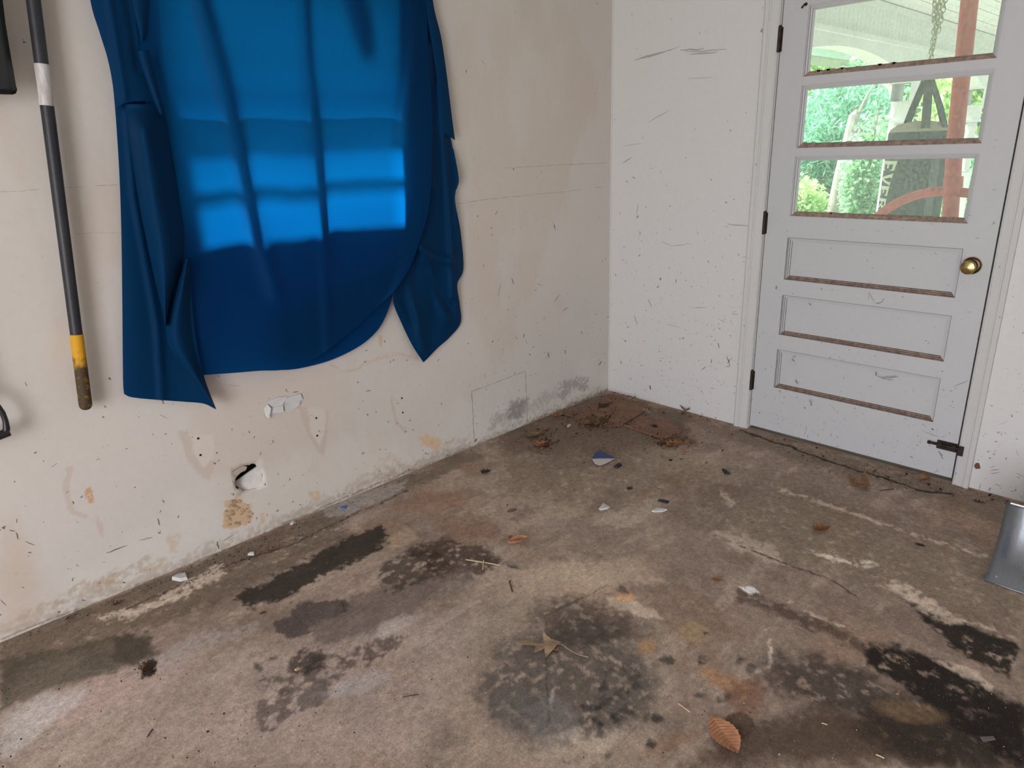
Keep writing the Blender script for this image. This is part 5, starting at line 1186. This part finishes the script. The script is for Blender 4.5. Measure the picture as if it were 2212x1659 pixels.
for i, ch in enumerate('EVERLAST'):
    cw = .066; top = .165-.10*sin(pi*(i+.5)/8)**.8 ; 
    for poly in GL[ch]:
        # subdivide each stroke so it wraps round the bag; letter tops point to the right, text reads downwards
        p = [np.array(q_) for q_ in poly]; n = 5
        for k in range(n):
            f0, f1 = k/n, (k+1)/n
            qd = [p[0]+(p[3]-p[0])*f0, p[1]+(p[2]-p[1])*f0, p[1]+(p[2]-p[1])*f1, p[0]+(p[3]-p[0])*f1]
            vs_ = []
            for (lx, ly) in qd:
                tp = .135-.085*sin(pi*min(1, max(0, (i+lx)/8)))
                bt = -.10
                ang = va-radians(36)-(.145-(bt+(tp-bt)*ly)-.02)/BR*.5
                vs_.append(cyl(ang, z-lx*cw*.9))
            lt.add(vs_, [(0, 1, 2, 3)])
    z -= cw
lt.build('lettering', M['letters'], body_, recalc=False)
# chain strands: real links
ch = empty('hanging_chain', (BX, BYc, ZC)); tag(ch, 'bunched zinc chain holding the punching bag', 'chain')
def link_mesh():
    mb = MB(); pts = []
    for k in range(17):
        a = 2*pi*k/16; pts.append((.0095*cos(a), 0, .016*(1 if sin(a) > 0 else -1)*abs(sin(a))**.7))
    mb.tube(pts, .0030, 6, cap=False); me = mb.build('chain_link', M['chain'], ch, True); return me
lk0 = link_mesh(); first = True
r_ = random.Random(5)
for sx, sy, zlo, ph in [(0, 0, 1.70, 0), (.018, .012, 1.78, .4), (-.016, -.012, 1.84, 1.0), (.03, -.022, 1.90, 1.6), (-.005, .03, 1.95, .9)]:
    z = zlo; k = 0
    while z < ZC-.01:
        o = lk0 if first else lk0.copy()
        if not first: col.objects.link(o); o.parent = ch
        first = False
        t = (z-zlo)/.6; o.location = (sx*(.5+1.6*t)+.003*r_.random(), sy*(.5+1.6*t), z-ZC)
        o.matrix_parent_inverse = Matrix.Identity(4)
        o.rotation_euler = (r_.uniform(-.12, .12), r_.uniform(-.12, .12), ph+(k % 2)*pi/2); z += .0235; k += 1
pole = empty('red_stand', (.75, -1.47, 0)); tag(pole, 'dusty red steel pole with a curved side arm, in front of the punching bag', 'stand')
MB().tube([(.75, -1.512, -.02), (.75, -1.470, 1.0), (.75, -1.436, 1.37), (.75, -1.404, 1.95), (.75, -1.385, 2.44)], .035, 20).build('upright', M['red'], pole, True)
MB().tube([(.75, -1.462, 1.13), (.75, -1.455, 1.20)], .041, 20).build('collar', M['red'], pole, True)
armp = resample([(-1.46, 1.135), (-1.38, 1.132), (-1.30, 1.112), (-1.22, 1.072), (-1.14, 1.005), (-1.09, .93), (-1.05, .82), (-1.04, .40), (-1.04, -.018)], 30)
MB().tube([(.75, y, zz_) for y, zz_ in armp], .022, 14).build('curved_arm', M['red'], pole, True)
MB().tube([(.75, -1.45, 1.135), (.75, -1.60, 1.12), (.75, -1.75, 1.05), (.75, -1.84, .9), (.75, -1.86, -.018)], .022, 14).build('curved_arm', M['red'], pole, True)

# ------------------------------------------------------------------ trees and greenery
GREEN = [leaf_mat('leaf_green', S(128, 182, 146), S(202, 232, 190), .5), leaf_mat('leaf_bluegreen', S(104, 164, 134), S(172, 218, 190), .5), leaf_mat('leaf_yellow', S(166, 204, 132), S(222, 236, 176), .5)]
bark = mat('grey_bark', S(150, 142, 130), .9, var=.25, scale=14, bump=.6, bscale=30, stretch=(1, 1, .25))
rng = np.random.RandomState(12)
def leaves(n, cen, rad, size, clumps, elong=1.4):
    c = rng.normal(size=(clumps, 3)); c /= np.linalg.norm(c, axis=1)[:, None]; c *= (rng.rand(clumps, 1)**.4)
    cc = np.array(cen)+c*np.array(rad)*.8
    which = rng.randint(0, clumps, n); off = rng.normal(size=(n, 3))*np.array(rad)*.20
    P = cc[which]+off
    a = rng.normal(size=(n, 3)); a /= np.linalg.norm(a, axis=1)[:, None]; b = np.cross(a, rng.normal(size=(n, 3))); b /= np.linalg.norm(b, axis=1)[:, None]
    s = size*(.6+.8*rng.rand(n, 1))
    V = np.stack([P-a*s*elong, P+b*s*.55, P+a*s*elong, P-b*s*.55], 1).reshape(-1, 3)
    ck = np.linalg.norm((P-np.array(cen))/np.array(rad), axis=1) < 1.05
    V = V.reshape(n, 4, 3)[ck].reshape(-1, 3); n = int(ck.sum())
    V[:, 2] = np.maximum(V[:, 2], -.13)
    Q = np.arange(n*4).reshape(n, 4)
    return V, Q
def tree(x, y, h, cen_z, rad, n, size, g, lab, clumps=60, trunk=.12, lean=0, elong=1.4, name='tree', cat='tree'):
    t_ = empty(name, (x, y, -.13)); tag(t_, lab, cat, 'trees beyond the porch' if cat == 'tree' else 'shrubs beyond the porch')
    V, Q = leaves(n, (x+lean, y, cen_z), rad, size, clumps, elong); mesh_np('foliage', V, Q, GREEN[g], t_)
    MB().tube([(x, y, -.13), (x+lean*.4, y+.05, h*.4), (x+lean, y, h)], [trunk*1.2, trunk, trunk*.4], 10).build('trunk', bark, t_, True)
    for k in range(5):
        a = k*1.7+x; zb = h*(.35+.1*k)
        MB().tube([(x+lean*zb/h, y, zb), (x+lean*zb/h+rad[0]*.6*cos(a), y+rad[1]*.6*sin(a), zb+.6)], [trunk*.4, .012], 6).build('branch', bark, t_, True)
    return t_
tree(13.2, 4.1, 2.6, 1.15, (1.5, 1.5, 1.5), 24000, .036, 1, 'feathery blue-green pine seen through the middle door pane', 110, .10, elong=2.6)
tree(17.6, 4.0, 5, 2.2, (1.7, 1.7, 2.6), 12000, .09, 0, 'full green tree behind the downspout and post', 90)
tree(26.5, 10.6, 9, 3.8, (3.4, 3.0, 4.4), 14000, .11, 2, 'yellow-green tree behind the far shelter', 110)
tree(34.0, 7.2, 10, 4.4, (3.6, 4.6, 5.2), 15000, .15, 1, 'tall pale tree farthest behind the others', 120)
tree(25.5, 2.6, 10, 3.6, (3.2, 2.6, 4.6), 13000, .13, 0, 'broad green tree beyond the far end of the porch', 110)
tree(14.6, 1.75, 4, 1.6, (1.2, 1.2, 2.0), 9000, .075, 2, 'bright yellow-green tree between the post and the red pole', 70)
tree(16.5, 13.5, 9, 3.6, (4.0, 3.6, 4.4), 9000, .13, 0, 'dark green tree at the edge of the lawn near the pine', 80)
# vine-covered bush by the post and low shrubs
tree(9.4, 1.95, 1.6, .75, (.50, .45, 1.10), 8000, .04, 0, 'ivy covered bush just left of the downspout', 60, .04, elong=1.0, name='ivy_bush', cat='shrub')
tree(10.8, 4.6, 1.0, .35, (1.0, 1.0, .8), 8000, .05, 0, 'low leafy shrub at the left of the bare trunk', 60, .03, elong=1.0, name='shrub', cat='shrub')
tree(9.2, 3.25, .7, .25, (.9, .7, .55), 9000, .042, 2, 'low light green shrub in front of the bare trunk', 60, .03, elong=1.0, name='shrub', cat='shrub')
tree(11.6, .9, 1.0, .4, (1.0, .7, .9), 7000, .05, 0, 'leafy shrub beyond the punching bag', 60, .03, elong=1.0, name='shrub', cat='shrub')
# bare broken trunk
bt = empty('bare_trunk', (10.3, 3.0, -.13)); tag(bt, 'pale bare tree trunk with broken branch stubs', 'tree trunk')
p0 = Vector(onplane(1796, 500, 1, 3.0)); p1 = Vector(onplane(1822, 370, 1, 3.0)); p2 = Vector(onplane(1846, 250, 1, 3.0))
d_ = (p0-p1).normalized(); pb = p0+(p0-p1)*((p0.z+.14)/max(.05, (p1-p0).z))
MB().tube([pb, p0, p1, p2, p2+Vector((.05, 0, .10))], [.19, .17, .15, .10, .02], 14).build('trunk', bark, bt, True)
for f_, dx, dz in ((.1, -.9, .25), (.35, .8, .15), (.6, -.8, -.1), (.75, .6, .5), (.9, .5, .9)):
    q_ = p0.lerp(p2, f_); MB().tube([q_, q_+Vector((dx*.5, -.1, dz*.6)), q_+Vector((dx, -.2, dz))], [.035, .022, .010], 7).build('branch_stub', bark, bt, True)
# trees outside the covered window
tree(-5.0, 7.5, 7, 3.0, (1.8, 1.8, 3.0), 5000, .13, 0, 'green tree outside the covered window, toward the driveway', 60)
tree(-.8, 8.5, 7, 3.0, (1.8, 1.8, 3.0), 5000, .13, 1, 'blue-green tree outside the covered window', 60)
tree(3.4, 7.8, 7, 3.0, (1.8, 1.8, 3.0), 5000, .13, 0, 'green tree outside between the window and the porch', 60)
# unseen eave added above the window, sized to shade the upper sash
tag(MB().box((X0-.3, TH, 2.28), (TH, .78, 2.42)).build('eave', M['bead']), 'unseen white eave added along the window side to shade the upper sash', kind='structure')
